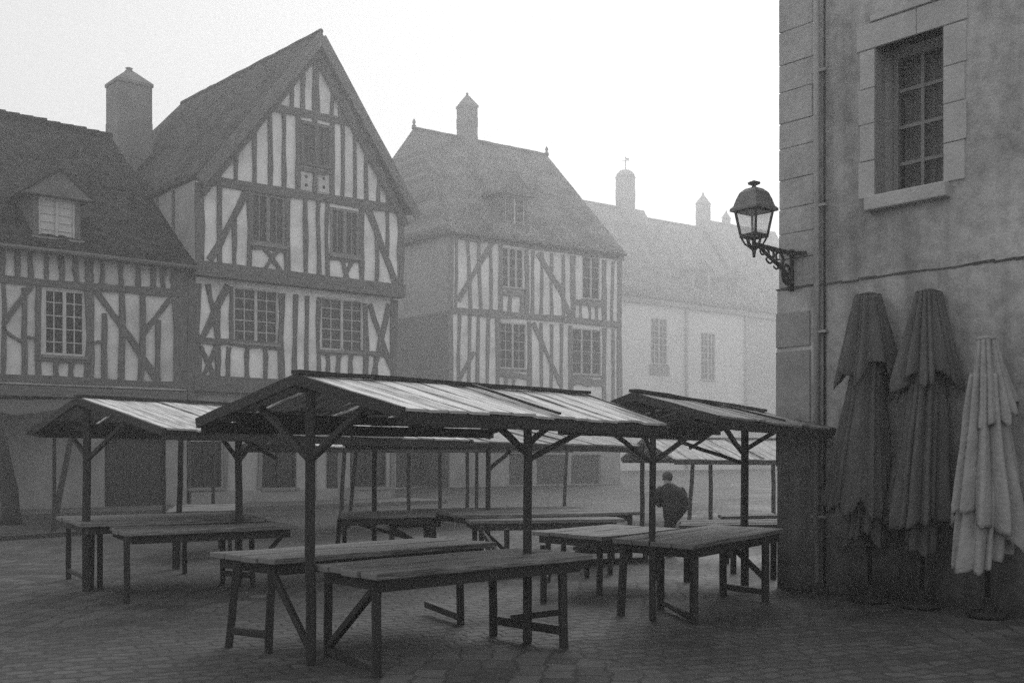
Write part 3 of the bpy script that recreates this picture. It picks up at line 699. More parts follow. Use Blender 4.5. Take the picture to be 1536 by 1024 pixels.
dormer(RF, h2, 1086, 1106, 420, 456, .5, 3.2, 403, .45, cols=2, rows=3, roofm=tiles_far, gl=glass, m=trim_dim, frp=.25, body=plaster_side)
for hh_, x_, t_ in ((h1, 1028, 443), (h2, 1117, 462)):
    dp = MB(); u_ = RF.u(x_); dp.tube([RF.p(u_, -.2, .1), RF.p(u_, -.2, RF.w(x_, t_) - .4)], .13, 8); dp.build("drainpipe", pipe_m, hh_)
# low wall closing the alley between gabled and hipped house
al = thing("alley_wall", "dim plastered wall with a dark gateway closing the gap right of the gabled house", "wall", (0, 0, 0))
mb = MB(); p0 = LF.p(uB1 - .5, 5.0, 0); p1 = HF.p(.4, 2.2, 0); dd = (p1 - p0).normalized(); nn = V((-dd.y, dd.x, 0))
AF = Frame((p0.x, p0.y), (dd.x, dd.y), (nn.x, nn.y))
gt = rect(AF, 594, 674, 640, 735, 0); gt = (gt[0], gt[1], .05, gt[3]); Lw = (p1 - p0).length
mb = MB(); wall_box(mb, AF, 0, Lw, 0, .4, 0, 3.6, [gt]); mb.build("masonry", plaster_low, al)
b_ = MB(); fbox(b_, AF, gt[0], gt[1], .12, .2, gt[2], gt[3]); b_.build("gate", opening, al)
# pavement in front of the old houses
mb = MB(); pts = [LF.p(LF.u(-400), -2.3, 0), LF.p(uB1 + .5, -2.3, 0), LF.p(uB1 + .5, .28, 0), LF.p(LF.u(-400), .28, 0)]
mb.poly_slab([p + V((0, 0, .12)) for p in pts], (0, 0, -.14)); setting(mb.build("pavement", kerbm))
for k, (pa, pb_) in enumerate((((-260, 829), (250, 793)), ((-200, 790), (160, 769)))):
    p, q = gp(*pa), gp(*pb_); mb = MB(); mb.bar(p + V((0, 0, .0)), q + V((0, 0, .0)), .16, .2, n=10, wob=.01); setting(mb.build("kerb", mat("dark_kerb", .035, .06, 4, .7, .4)))

# ------------------------------------------------------------------ stone corner building on the right
wd_ = V((0.8675, -1, 0)).normalized(); bn = V((0.755, 0.655, 0)).normalized()
BF = Frame((3.32, 13.2), (wd_.x, wd_.y), (bn.x, bn.y))
hD = thing("corner_building", "old stone and plaster corner building filling the right side, with one barred window", "building", BF.p(2.5, 3, 0))
op = rect(BF, 1313, 70, 1415, 285, 0)
ou0, ou1 = BF.u(1313), BF.u(1415)
ow1 = (BF.w(1313, 72) + BF.w(1415, 41)) / 2; ow0 = (BF.w(1313, 298) + BF.w(1415, 272)) / 2
op = (ou0, ou1, ow0, ow1)
TOP = 9.5
wl = (BF.w(1172, 437) + BF.w(1536, 385)) / 2
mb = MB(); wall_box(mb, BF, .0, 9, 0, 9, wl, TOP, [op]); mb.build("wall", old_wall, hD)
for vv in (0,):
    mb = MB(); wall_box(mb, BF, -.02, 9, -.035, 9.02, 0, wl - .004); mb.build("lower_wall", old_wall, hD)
# ragged string course along the top of the lower wall
sc_ = MB(); n = 40
for k in range(n):
    a, b = -.03 + 9 * k / n, -.03 + 9 * (k + 1) / n
    sc_.bar(BF.p(a, -.03, wl + ru(-.012, .01)), BF.p(b, -.03, wl + ru(-.012, .01)), .02 + ru(0, .02), .012 + ru(0, .02), n=1)
sc_.build("string_course", mat("dirty_stone", .05, .12, 6, .9, .5), hD)
# deep reveal of the window
rv = MB(); dpt = .43
for (ua, wa, ub, wb) in ((ou0, ow0, ou1, ow0), (ou1, ow0, ou1, ow1), (ou1, ow1, ou0, ow1), (ou0, ow1, ou0, ow0)):
    o = len(rv.v); rv.v += [BF.p(ua, -.012, wa), BF.p(ub, -.012, wb), BF.p(ub, dpt + .25, wb), BF.p(ua, dpt + .25, wa)]; rv.face([o, o + 1, o + 2, o + 3])
rv.build("window_reveal", stone_trim, hD)
# stone surround, block by block
def stones(name, rects, m, v0=-.012, v1=.0):
    for (a, b, c, d_) in rects:
        s_ = MB(); j = ru(0, .008)
        s_.hexa([BF.p(a + ru(0, .006), v0 - j, c + .003), BF.p(b - ru(0, .006), v0 - j, c + .003), BF.p(b, v1 + .01, c + .003), BF.p(a, v1 + .01, c + .003),
                 BF.p(a + ru(0, .006), v0 - j, d_ - ru(0.002, .012)), BF.p(b - ru(0, .006), v0 - j, d_ - ru(0.002, .012)), BF.p(b, v1 + .01, d_ - .003), BF.p(a, v1 + .01, d_ - .003)])
        s_.build(name, m, hD, bevel=.008)
su0, su1 = BF.u(1290), BF.u(1448)
hts = [ow0 + (ow1 - ow0) * t for t in (0, .25, .5, .74, 1.0)]
stones("surround_stone", [(su0 - (.0 if k % 2 else .02), ou0 - .003, hts[k], hts[k + 1]) for k in range(4)], stone_trim)
stones("surround_stone", [(ou1 + .003, su1 + (.02 if k % 2 else 0), hts[k], hts[k + 1]) for k in range(4)], stone_trim)
stones("lintel_stone", [(su0 - .04, (ou0 + ou1) / 2 + .1, ow1 + .003, ow1 + .30), ((ou0 + ou1) / 2 + .1, su1 + .03, ow1 + .003, ow1 + .30)], stone_trim)
stones("hood_stone", [(su0 + .14, ou1 - .12, ow1 + .305, ow1 + .38), (ou1 - .12, su1 + .05, ow1 + .305, ow1 + .40)], stone_trim, -.03)
sl = MB(); fbox(sl, BF, BF.u(1304), BF.u(1426), -.13, .35, ow0 - .17, ow0 - .004); sl.build("window_sill", stone_trim, hD, bevel=.015)
wn = window(BF, hD, (ou0 + .02, ou0 + .86 * (ou1 - ou0), ow0, ow1), dpt - .06, 2, 4, 1, .05, .04, m=mat("old_window_paint", .2, .3, 5, .7), sill=False, gl=clearp)
for k in range(0):
    pass
cu = MB(); nn_ = 60; prev = None
for k in range(nn_ + 1):
    t = k / nn_; u_ = ou0 + (ou1 - ou0) * t; v_ = dpt + .12 + .03 * math.sin(t * 46) + .006 * math.sin(t * 101)
    o = len(cu.v); cu.v += [BF.p(u_, v_, ow0), BF.p(u_, v_, ow1)]
    if prev is not None: cu.face([prev, o, o + 1, prev + 1], None, True)
    prev = o
cu.build("curtain", curtain, wn)
# quoins on the corner
z = wl + .02; k = 0; q_ = []
u_q = BF.u(1224)
while z < TOP - .1:
    h_ = ru(.30, .42); L_ = u_q if k % 3 else u_q * ru(.9, .97)
    if rnd() < .25:
        m_ = u_q * ru(.5, .7); q_ += [(-.012, m_, z, z + h_), (m_, u_q, z, z + h_)]
    else: q_.append((-.012, L_, z, z + h_))
    z += h_; k += 1
stones("quoin_stone", q_, mat("quoin_limestone", .25, .46, 1.6, .9, .7, 16), -.013)
stones("quoin_stone", [(-.03, u_q - .05, BF.w(1200, 520), wl - .28), (-.03, u_q - .05, BF.w(1200, 700), BF.w(1200, 525))], mat("sooty_stone", .19, .34, 1.6, .9, .5, 22), -.055, -.03)
# drainpipe and its drawn shadow line
dp = MB(); u_ = BF.u(1231); dp.tube([BF.p(u_, -.085, .12), BF.p(u_, -.085, TOP)], .036, 12)
for w_ in (.9, BF.w(1235, 498), 4.6, 6.2): dp.box(BF.p(u_ + .03, -.07, w_), .20, .06, .03, ax=wd_, ay=bn)
dp.build("drainpipe", pipe_m, hD)
dp = MB(); u_ = BF.u(1241); dp.tube([BF.p(u_, -.06, .05), BF.p(u_, -.06, TOP)], .013, 8); dp.build("drainpipe", iron, hD)  # thin dark rod standing in for the pipe's shadow on the wall
rf = MB(); rf.patch(BF.p(-.5, 4.5, TOP + 4), BF.p(9.5, 4.5, TOP + 4), BF.p(-.5, -.5, TOP - .02), BF.p(9.5, -.5, TOP - .02), 6, 6, .14); rf.patch(BF.p(9.5, 4.5, TOP + 4), BF.p(-.5, 4.5, TOP + 4), BF.p(9.5, 9.5, TOP - .02), BF.p(-.5, 9.5, TOP - .02), 6, 6, .14)
rf.build("roof", tiles, hD)

# ------------------------------------------------------------------ wall lamp
u_f = BF.u(1192); foot = BF.p(u_f, -.06, 4.085)
tip = V((2.774, 12.226, 4.02))
lamp = thing("wall_lamp", "black iron four-sided lantern on a scrolled bracket at the corner of the stone building", "lamp", foot)
dirv = (tip - foot); dirv.z = 0; Lb = dirv.length; dirv.normalize()
def bk(t, dz): return V((foot.x + dirv.x * t, foot.y + dirv.y * t, foot.z + (dz * .74 if dz < -.04 else dz)))
m_ = MB(); m_.bar(bk(-.02, .0), bk(Lb + .0, -.055), .05, .045, n=3)
m_.bar(BF.p(u_f - .05, -.075, 4.09), BF.p(BF.u(1214), -.075, 4.06), .04, .05)
m_.bar(bk(.0, .05), bk(.0, -.62), .05, .03)
def scroll(pts, r0, r1):
    P = []
    for i in range(len(pts) - 1):
        p0 = pts[max(i - 1, 0)]; p1 = pts[i]; p2 = pts[i + 1]; p3 = pts[min(i + 2, len(pts) - 1)]
        for k in range(5):
            t = k / 5
            P.append([.5 * (2 * p1[j] + (p2[j] - p0[j]) * t + (2 * p0[j] - 5 * p1[j] + 4 * p2[j] - p3[j]) * t * t + (3 * p1[j] - p0[j] - 3 * p2[j] + p3[j]) * t ** 3) for j in (0, 1)])
    P.append(pts[-1]); n = len(P)
    m_.tube([bk(*p) for p in P], [r0 + (r1 - r0) * i / (n - 1) for i in range(n)], 7)
scroll([(.02, -.60), (.12, -.42), (.30, -.28), (.52, -.20), (.74, -.12), (.92, -.04)], .036, .018)
scroll([(.05, -.52), (.2, -.5), (.26, -.34), (.17, -.22), (.07, -.26), (.09, -.36), (.16, -.34)], .022, .014)
scroll([(.30, -.28), (.24, -.14), (.33, -.05), (.43, -.09), (.42, -.17), (.36, -.17)], .02, .012)
scroll([(.52, -.20), (.50, -.09), (.58, -.03)], .018, .012); scroll([(.62, -.17), (.64, -.08), (.72, -.03)], .016, .01)
scroll([(.50, -.21), (.60, -.27), (.69, -.23), (.66, -.18)], .015, .01); scroll([(.70, -.13), (.80, -.17), (.86, -.12)], .013, .009)
scroll([(.34, -.26), (.42, -.33), (.50, -.30)], .015, .009)
m_.build("bracket", iron, lamp)
lc = bk(Lb, 0); S = 12.3 / FPX; rot = math.atan2(lc.y, lc.x)
z_ = lambda y: CAMZ + (HY - y) * lc.y / FPX - lc.z
q = 4; rt = rot + math.radians(6)
fr = MB()
def ring(r, y): return [lc + V((math.cos(rt + math.pi / 2 * j) * r, math.sin(rt + math.pi / 2 * j) * r, z_(y))) for j in range(4)]
g0, g1 = ring(.150, 354), ring(.212, 316)
for j in range(4): fr.bar(g0[j], g1[j], .028, .028)
for ys, r in ((354, .152), (316, .214)):
    rr = ring(r, ys)
    for j in range(4): fr.bar(rr[j], rr[(j + 1) % 4], .03, .035)
tipb = lc + V((0, 0, z_(376)))
for j in range(4):
    a = ring(.150, 355)[j]; b = ring(.150, 355)[(j + 1) % 4]; mdl = (a + b) / 2
    for p in (a, mdl): 
        mm = p.lerp(tipb, .5) + (p - lc - V((0, 0, (p - lc).z))).normalized() * .03
        fr.tube([p, mm, tipb], .011, 6)
fr.tube([lc + V((0, 0, z_(386))), lc + V((0, 0, z_(370)))], [.016, .03], 8)
fr.tube([lc + V((0, 0, z_(372))), lc + V((0, 0, z_(352)))], .014, 6)
fr.bar(lc + V((0, 0, z_(369))), bk(Lb - .16, -.02), .03, .03)
fr.build("lantern_frame", iron, lamp)
pn = MB()
i0, i1 = ring(.140, 354), ring(.203, 317)
for j in range(4):
    k = (j + 1) % 4; o = len(pn.v); pn.v += [i0[j], i0[k], i1[k], i1[j]]; pn.face([o, o + 1, o + 2, o + 3])
pn.build("lantern_glass", frosted, lamp)
rfm = MB()
prof = [(.275, 317), (.275, 313), (.235, 309), (.205, 299), (.165, 289), (.10, 283), (.03, 281)]
rg = [ring(r, y) for r, y in prof]
for a, b in zip(rg[:-1], rg[1:]):
    for j in range(4):
        k = (j + 1) % 4; o = len(rfm.v); rfm.v += [a[j], a[k], b[k], b[j]]; rfm.face([o, o + 1, o + 2, o + 3])
o = len(rfm.v); rfm.v += rg[0]; rfm.face([o + 3, o + 2, o + 1, o])
rfm.build("lantern_roof", mat("lamp_roof_metal", .10, .16, 12, .55, .2), lamp)
fm = MB(); fm.lathe(lc + V((0, 0, z_(282))), [(.03, 0), (.022, .025), (.07, .045), (.075, .06), (.035, .075), (.02, .085)], 10); fm.build("lantern_finial", iron, lamp)

# ------------------------------------------------------------------ closed parasols against the wall
def parasol(label, base, topx, topw, tiers, cloth, seed, group="closed parasols against the corner building"):
    R = random.Random(seed)
    t = thing("closed_parasol", label, "parasol", base, group)
    top = V((topx, base.y + .12, topw))
    def axis(w): k = w / topw; return V((base.x + (top.x - base.x) * k, base.y + (top.y - base.y) * k, w))
    pm = MB(); pm.tube([axis(.06), axis(topw - .1)], .024, 10); pm.build("pole", iron, t)
    bs = MB(); bs.lathe(V((base.x, base.y, 0)), [(.2, .004), (.2, .05), (.15, .07), (.05, .075), (.04, .2)], 20); bs.build("base", mat("parasol_base", .012, .02, 8, .7), t)
    for ti, (wt, rt_, wb, rb_, lift, shx, nf) in enumerate(tiers):
        NA, NH = 240, 34; mb = MB(); o0 = len(mb.v)
        # irregular folds: ridge and valley angles with their own depth and hem height
        cut = sorted(R.uniform(0, 1) * .85 + k for k in range(nf)); cut = [c / nf * 2 * math.pi for c in cut]
        key = []
        for k in range(nf):
            a0 = cut[k]; a1 = cut[(k + 1) % nf] + (2 * math.pi if k == nf - 1 else 0)
            key.append((a0, R.uniform(.60, .84), R.uniform(.0, .5) * lift, R.uniform(-.07, .07)))                          # valley
            key.append((a0 + (a1 - a0) * R.uniform(.35, .65), R.uniform(.9, 1.24), R.choice((-1.15, -.8, -.4, -.1, .1, .25)) * lift, R.uniform(-.07, .07)))   # crest
        tw = R.uniform(-.12, .12); hp1, hp2 = R.uniform(0, 6.28), R.uniform(0, 6.28)
        def sample(th, s):
            K0 = key[0][0] + key[0][3] * s * 2
            th = (th - K0) % (2 * math.pi) + K0
            for q in range(len(key)):
                a0, r0, h0, d0 = key[q]; a1, r1, h1, d1 = key[(q + 1) % len(key)]; a0 += d0 * s * 2; a1 += d1 * s * 2
                if q == len(key) - 1: a1 += 2 * math.pi
                if a0 <= th <= a1 + 1e-9:
                    t_ = (th - a0) / (a1 - a0); e = t_ if q % 2 else t_
                    e = .5 - .5 * math.cos(e * math.pi)
                    return r0 + (r1 - r0) * e, h0 + (h1 - h0) * t_
            return .8, 0
        for i in range(NH + 1):
            s = i / NH
            for j in range(NA):
                th = 2 * math.pi * j / NA
                f, hang = sample(th + tw * s, s)
                hang += lift * (.7 * math.sin(th + hp1) + .55 * math.sin(2 * th + hp2) + .5 * noise.noise(V((math.cos(th) * 3, math.sin(th) * 3, seed + ti))))
                w = wt + (wb + hang - wt) * s
                r = (rt_ + (rb_ - rt_) * (.9 * s + .1 * s * s)) * (1 + (f - 1) * 1.0)
                r *= 1 + .10 * noise.noise(V((math.cos(th) * 1.6, math.sin(th) * 1.6, w * 1.3 + seed))) + .07 * noise.noise(V((math.cos(th) * 4, math.sin(th) * 4, w * 2.2 + seed * 3))) + (.06 * noise.noise(V((math.cos(th) * 5, math.sin(th) * 5, 9 + seed))) * max(0, s - .6) * 4) + .035 * noise.noise(V((math.cos(th) * 9, math.sin(th) * 9, w * 1.2)))
                if s > .95: r *= .97
                c = axis(w); p = V((c.x + shx * s + math.cos(th) * r, c.y + math.sin(th) * r * .9, w))
                rel = p - V((3.32, 13.2, 0)); dist = -(rel.x * bn.x + rel.y * bn.y)
                if dist < .07: p -= V((bn.x, bn.y, 0)) * (.07 - dist)
                mb.v.append(p)
        for i in range(NH):
            for j in range(NA):
                k = (j + 1) % NA; a = o0 + i * NA; b = a + NA
                mb.face([a + j, a + k, b + k, b + j], None, True)
        if ti == 0: mb.face([o0 + j for j in range(NA)])
        ob = mb.build("canopy" if ti == 0 else "drape", cloth, t)
        sd = ob.modifiers.new("thick", "SOLIDIFY"); sd.thickness = .012; sd.offset = -1
    cp = MB(); cp.lathe(axis(topw - .02), [(.1, 0), (.085, .03), (.03, .045)], 16); cp.build("cap", cloth, t)
b1_ = gp(1305, 903); b2_ = gp(1382, 912); b3_ = gp(1482, 926)
parasol("dark closed parasol nearest the drainpipe, its lower cloth flaring to the left", b1_, at(1308, 437, b1_.y).x, at(0, 439, b1_.y).z,
        [(at(0, 439, b1_.y).z, .115, at(0, 566, b1_.y).z, .33, .15, .02, 13), (at(0, 530, b1_.y).z, .15, at(0, 768, b1_.y).z, .36, .14, -.15, 12), (at(0, 690, b1_.y).z, .17, at(0, 812, b1_.y).z, .2, .09, -.08, 9)], cloth_dark, 3)
parasol("dark closed parasol in the middle of the three, tallest against the wall", b2_, at(1399, 432, b2_.y).x, at(0, 434, b2_.y).z,
        [(at(0, 434, b2_.y).z, .115, at(0, 562, b2_.y).z, .35, .15, .03, 14), (at(0, 525, b2_.y).z, .15, at(0, 782, b2_.y).z, .33, .10, -.05, 12), (at(0, 700, b2_.y).z, .13, at(0, 820, b2_.y).z, .15, .07, -.03, 8)], cloth_mid, 11)
parasol("short pale closed parasol at the right edge, lightest cloth of the three", b3_, at(1487, 503, b3_.y).x, at(0, 505, b3_.y).z,
        [(at(0, 505, b3_.y).z, .085, at(0, 628, b3_.y).z, .25, .11, .05, 12), (at(0, 560, b3_.y).z, .15, at(0, 790, b3_.y).z, .37, .12, .02, 12), (at(0, 720, b3_.y).z, .22, at(0, 842, b3_.y).z, .27, .07, -.06, 9)], cloth_pale, 23)

# ------------------------------------------------------------------ market stalls
def stall(label, R0, R1, F0, F1, B0, B1, posts, braces=(), roofm=None, group="wooden market stalls on the square", n=12, pr=.045, rails=()):
    R0, R1, F0, F1, B0, B1 = map(V, (R0, R1, F0, F1, B0, B1))
    c = (R0 + R1) / 2; t = thing("market_stall", label, "stall", (c.x, c.y, 0), group)
    rm = roofm or wood_roof
    for (X0, X1) in ((F0, F1), (B0, B1)):
        mb = MB(); nrm = (R1 - R0).cross(X0 - R0).normalized()
        if nrm.z < 0: nrm = -nrm
        k = 0; cuts = [0]
        while cuts[-1] < 1: cuts.append(min(1, cuts[-1] + ru(.55, 1.25) / n))
        if 1 - cuts[-2] < .3 / n: cuts.pop(-2)
        for a, b in zip(cuts[:-1], cuts[1:]):
            e = .10 / (R1 - R0).length * .1; a2, b2 = a + e, b - e
            off = nrm * ru(-.008, .012); ex = ru(0, .035)
            p0, p1 = R0.lerp(R1, a2), R0.lerp(R1, b2); q0, q1 = X0.lerp(X1, a2), X0.lerp(X1, b2)
            q0 = q0 + (q0 - p0).normalized() * ex; q1 = q1 + (q1 - p1).normalized() * (ex + ru(-.01, .01))
            sk = nrm * ru(-.006, .006); th = nrm * -.022
            o = len(mb.v); NS = 3; uo, vo = ru(0, 60), ru(0, 60); Lp = (q0 - p0).length; wp = (p1 - p0).length
            for i in range(NS + 1):
                tt = i / NS; x, y = p0.lerp(q0, tt), p1.lerp(q1, tt); bw = nrm * (ru(-.006, .006) if 0 < i < NS else 0)
                mb.v += [x + off + bw, y + off + sk + bw, y + off + sk + th + bw, x + off + th + bw]
            for i in range(NS):
                A, B = o + 4 * i, o + 4 * (i + 1); x0, x1 = uo + Lp * i / NS, uo + Lp * (i + 1) / NS
                mb.face([A, A + 1, B + 1, B], [(x0, vo), (x0, vo + wp), (x1, vo + wp), (x1, vo)])
                mb.face([A + 3, B + 3, B + 2, A + 2], [(x0, vo), (x1, vo), (x1, vo + wp), (x0, vo + wp)])
                mb.face([A, B, B + 3, A + 3], [(x0, vo), (x1, vo), (x1, vo + .02), (x0, vo + .02)]); mb.face([A + 1, A + 2, B + 2, B + 1], [(x0, vo), (x0, vo + .02), (x1, vo + .02), (x1, vo)])
            mb.face([o, o + 3, o + 2, o + 1]); z = o + 4 * NS; mb.face([z, z + 1, z + 2, z + 3])
        mb.build("roof_slope", rm, t)
        fm = MB(); dn = V((0, 0, -.075)); inw = (R0 - X0); inw.z = 0; inw.normalize()
        fm.bar(X0 + dn + inw * .03, X1 + dn + inw * .03, .05, .10, n=8, wob=.006); fm.build("eave_beam", wood_dark, t)
        pl_ = MB(); pl_.bar(X0.lerp(R0, .3) + V((0, 0, -.085)), X1.lerp(R1, .3) + V((0, 0, -.085)), .06, .08, n=5, wob=.008)
        pl_.build("purlin", wood_dark, t)
        for (P, Q, sg) in ((R0, X0, -1), (R1, X1, 1)):
            bb = MB(); ax = (R1 - R0).normalized() * sg * .015
            bb.bar(P + ax + nrm * -.035, Q + ax + nrm * -.035 + (Q - P).normalized() * .03, .045, .085, up=nrm, n=4, wob=.004); bb.build("bargeboard", wood_dark, t)
        ns = max(2, int(n / 5))
        for k in range(1, ns):                                        # battens nailed over the seams
            f = k / ns + ru(-.05, .05); bt = MB()
            bt.bar(R0.lerp(R1, f) + nrm * .028, X0.lerp(X1, f) + nrm * .028, .035, .022, up=nrm, n=3, wob=.004); bt.build("batten", wood_dark, t)
    rc = MB(); rc.bar(R0 + (R0 - R1).normalized() * .03 + V((0, 0, .022)), R1 + V((0, 0, .022)), .11, .03, n=10, wob=.006); rc.bar(R0 + V((0, 0, -.09)), R1 + V((0, 0, -.09)), .06, .09, n=4); rc.build("ridge_beam", wood_dark, t)
    for p in posts:
        b, ht = V(p[0]), p[1]; lean = p[2] if len(p) > 2 else (0, 0); r = p[3] if len(p) > 3 else pr
        pm = MB(); pm.bar(V((b.x, b.y, 0)), V((b.x + lean[0], b.y + lean[1], ht)), 1.7 * r, 1.7 * r, up=V((.1, -1, 0)), n=5, wob=.007, taper=.92); pm.build("post", wood_post, t, bevel=.012)
    for (p, q, *w) in braces:
        bm_ = MB(); w = w[0] if w else .05; bm_.bar(p, q, w, w, n=3, wob=.008); bm_.build("brace", wood_post, t, bevel=.008)
    return t
pa = V((.653, .757, 0)); pp = V((.757, -.653, 0))
# near stall
n0 = gp(466, 997); n1 = gp(791, 963); n2 = gp(979, 930)
zr = lambda p, y: CAMZ + (HY - y) * p.y / FPX
def br(post, px, py0, py1, depth): # brace from a post at row py0 to a pixel at a given ground distance
    return (V((post.x, post.y, zr(post, py0))), at(px, py1, depth))
stall("large near market stall with a pale plank roof standing over two tables in the foreground", (-1.66, 8.30, 2.262), (.78, 11.1, 2.262), (-.79, 7.68, 1.985), (1.56, 10.72, 1.955), (-2.72, 9.32, 1.955), (-.25, 12.2, 1.95),
      [(n0, 2.2, (0, 0), .046), (n1, 2.02, (0, 0), .044), (n2, 1.93, (0, 0), .036)],
      [br(n0, 392, 690, 612, 8.85) + (.052,), br(n0, 552, 688, 606, 7.95) + (.055,), br(n1, 748, 680, 640, 9.0) + (.05,), br(n1, 830, 668, 634, 9.7) + (.045,), br(n1, 893, 690, 638, 9.9) + (.045,), br(n2, 913, 694, 645, 10.2) + (.04,), br(n2, 962, 680, 645, 10.5) + (.035,)], n=13)
kb = MB(); c_ = at(632, 641, 7.95); kb.bar(c_ + V((-.03, -.03, 0)), c_ + V((.03, .03, 0)), .03, .05); kb.bar(c_ + V((0, 0, .0)), c_ + V((0, 0, .06)), .03, .03)
kb.build("hanging_hook", wood_dark, [o for o in C.objects if o.name == "market_stall"][0])
# left stall
l0 = gp(130, 886); l1 = V((-3.39, 13.24, 0)); l2 = gp(266, 853)
stall("left market stall with a pale plank roof, behind the large near stall", (-5.2, 12.8, 2.32), (-2.0, 16.5, 2.28), (-3.83, 11.75, 1.93), (-.63, 16.0, 1.86), (-6.02, 13.5, 1.98), (-2.75, 17.1, 1.95),
      [(l0, 2.27, (0, 0), .05), (gp(358, 879), 1.96, (0, 0), .05), (l2, 2.0, (.06, 0), .045), (V((-2.1, 16.3, 0)), 2.2)],
      [br(l0, 101, 688, 643, 13.4) + (.05,), br(l0, 187, 690, 634, 12.4) + (.05,), (at(88, 632, 13.6), at(131, 646, 12.9), .05), br(gp(358, 879), 335, 692, 660, 12.9) + (.045,), br(gp(358, 879), 380, 692, 664, 13.4) + (.045,), br(gp(358, 879), 415, 655, 687, 13.9) + (.045,)], n=14)
c0, c1_ = V((-.37, 16.5, 0)), V((2.33, 19.1, 0))
stall("long plank-roofed stall in the middle distance, continuing the left stall's roof", (-1.95, 16.55, 2.2), (.95, 20.0, 2.2), (-.6, 16.05, 1.845), (2.3, 19.2, 1.795), (-2.7, 17.2, 1.85), (.3, 20.6, 1.85),
      [(c0, 1.9), (c1_, 1.85)], [br(c0, 765, 706, 676, 17) + (.05,), br(c1_, 940, 690, 672, 18.6) + (.05,)], roofm=wood_roof_grey, n=14)
f0_ = V((.1319 * 11.75, 11.75, 0)); f1_ = gp(1117, 881)
stall("dark plank stall roof on the right, its tip reaching over to the corner building", (1.27, 11.03, 2.277), (3.18, 13.5, 2.17), (2.0, 10.4, 2.02), (3.735, 12.42, 1.945), (.5, 11.7, 1.98), (2.5, 14.15, 1.95),
      [(f0_, 2.2, (0, 0), .034), (f1_, 2.12, (0, 0), .05)],
      [br(f1_, 1076, 682, 627, 12.0) + (.05,), br(f1_, 1172, 675, 642, 12.9) + (.05,), br(n2, 1052, 693, 640, 10.9) + (.045,), (at(1018, 661, 12.2), at(1112, 694, 13.1), .04), (at(1088, 637, 12.4), at(1035, 672, 13.6), .035)], roofm=wood_roof_dark, n=11)
def backpost(px, z, h=1.85, lean=(0, 0)): return (at(px, HY, z) * 1.0, h, lean, .05)
stall("faint stall deep in the fog, seen only as thin posts under the middle roof", (-4.9, 22.2, 2.15), (.6, 28.6, 2.15), (-3.9, 21.3, 1.8), (1.6, 27.7, 1.8), (-5.9, 23.1, 1.8), (-.4, 29.5, 1.8),
      [backpost(510, 22.0, lean=(.1, 0)), backpost(523, 23.8, lean=(.18, 0)), backpost(613, 23.6), backpost(660, 25.5), backpost(701, 25.2), backpost(715, 27.0), backpost(846, 27.6, lean=(.08, 0))], n=16)
stall("low pale stall far behind the person, right of centre beside the corner building", (3.2, 26.0, 2.0), (7.8, 26.9, 2.0), (3.6, 23.6, 1.53), (8.2, 24.6, 1.5), (2.9, 28.0, 1.53), (7.4, 29.0, 1.5),
      [backpost(1033, 24.0, 1.55, (.1, 0)), backpost(1066, 24.2, 1.55), backpost(1160, 24.6, 1.55)], roofm=wood_roof_grey, n=12)
stall("small stall at the far left whose thin leaning pole stands on the kerb", (-10.6, 24.6, 2.55), (-8.2, 27.4, 2.5), (-9.6, 23.7, 2.2), (-7.2, 26.5, 2.2), (-11.6, 25.5, 2.2), (-9.2, 28.3, 2.2),
      [(gp(78, 803), 2.2, (.17, .6), .06), (V((-7.4, 26.4, 0)), 2.2), (V((-10.9, 25.4, 0)), 2.2), (V((-9.0, 27.6, 0)), 2.2)], n=9)

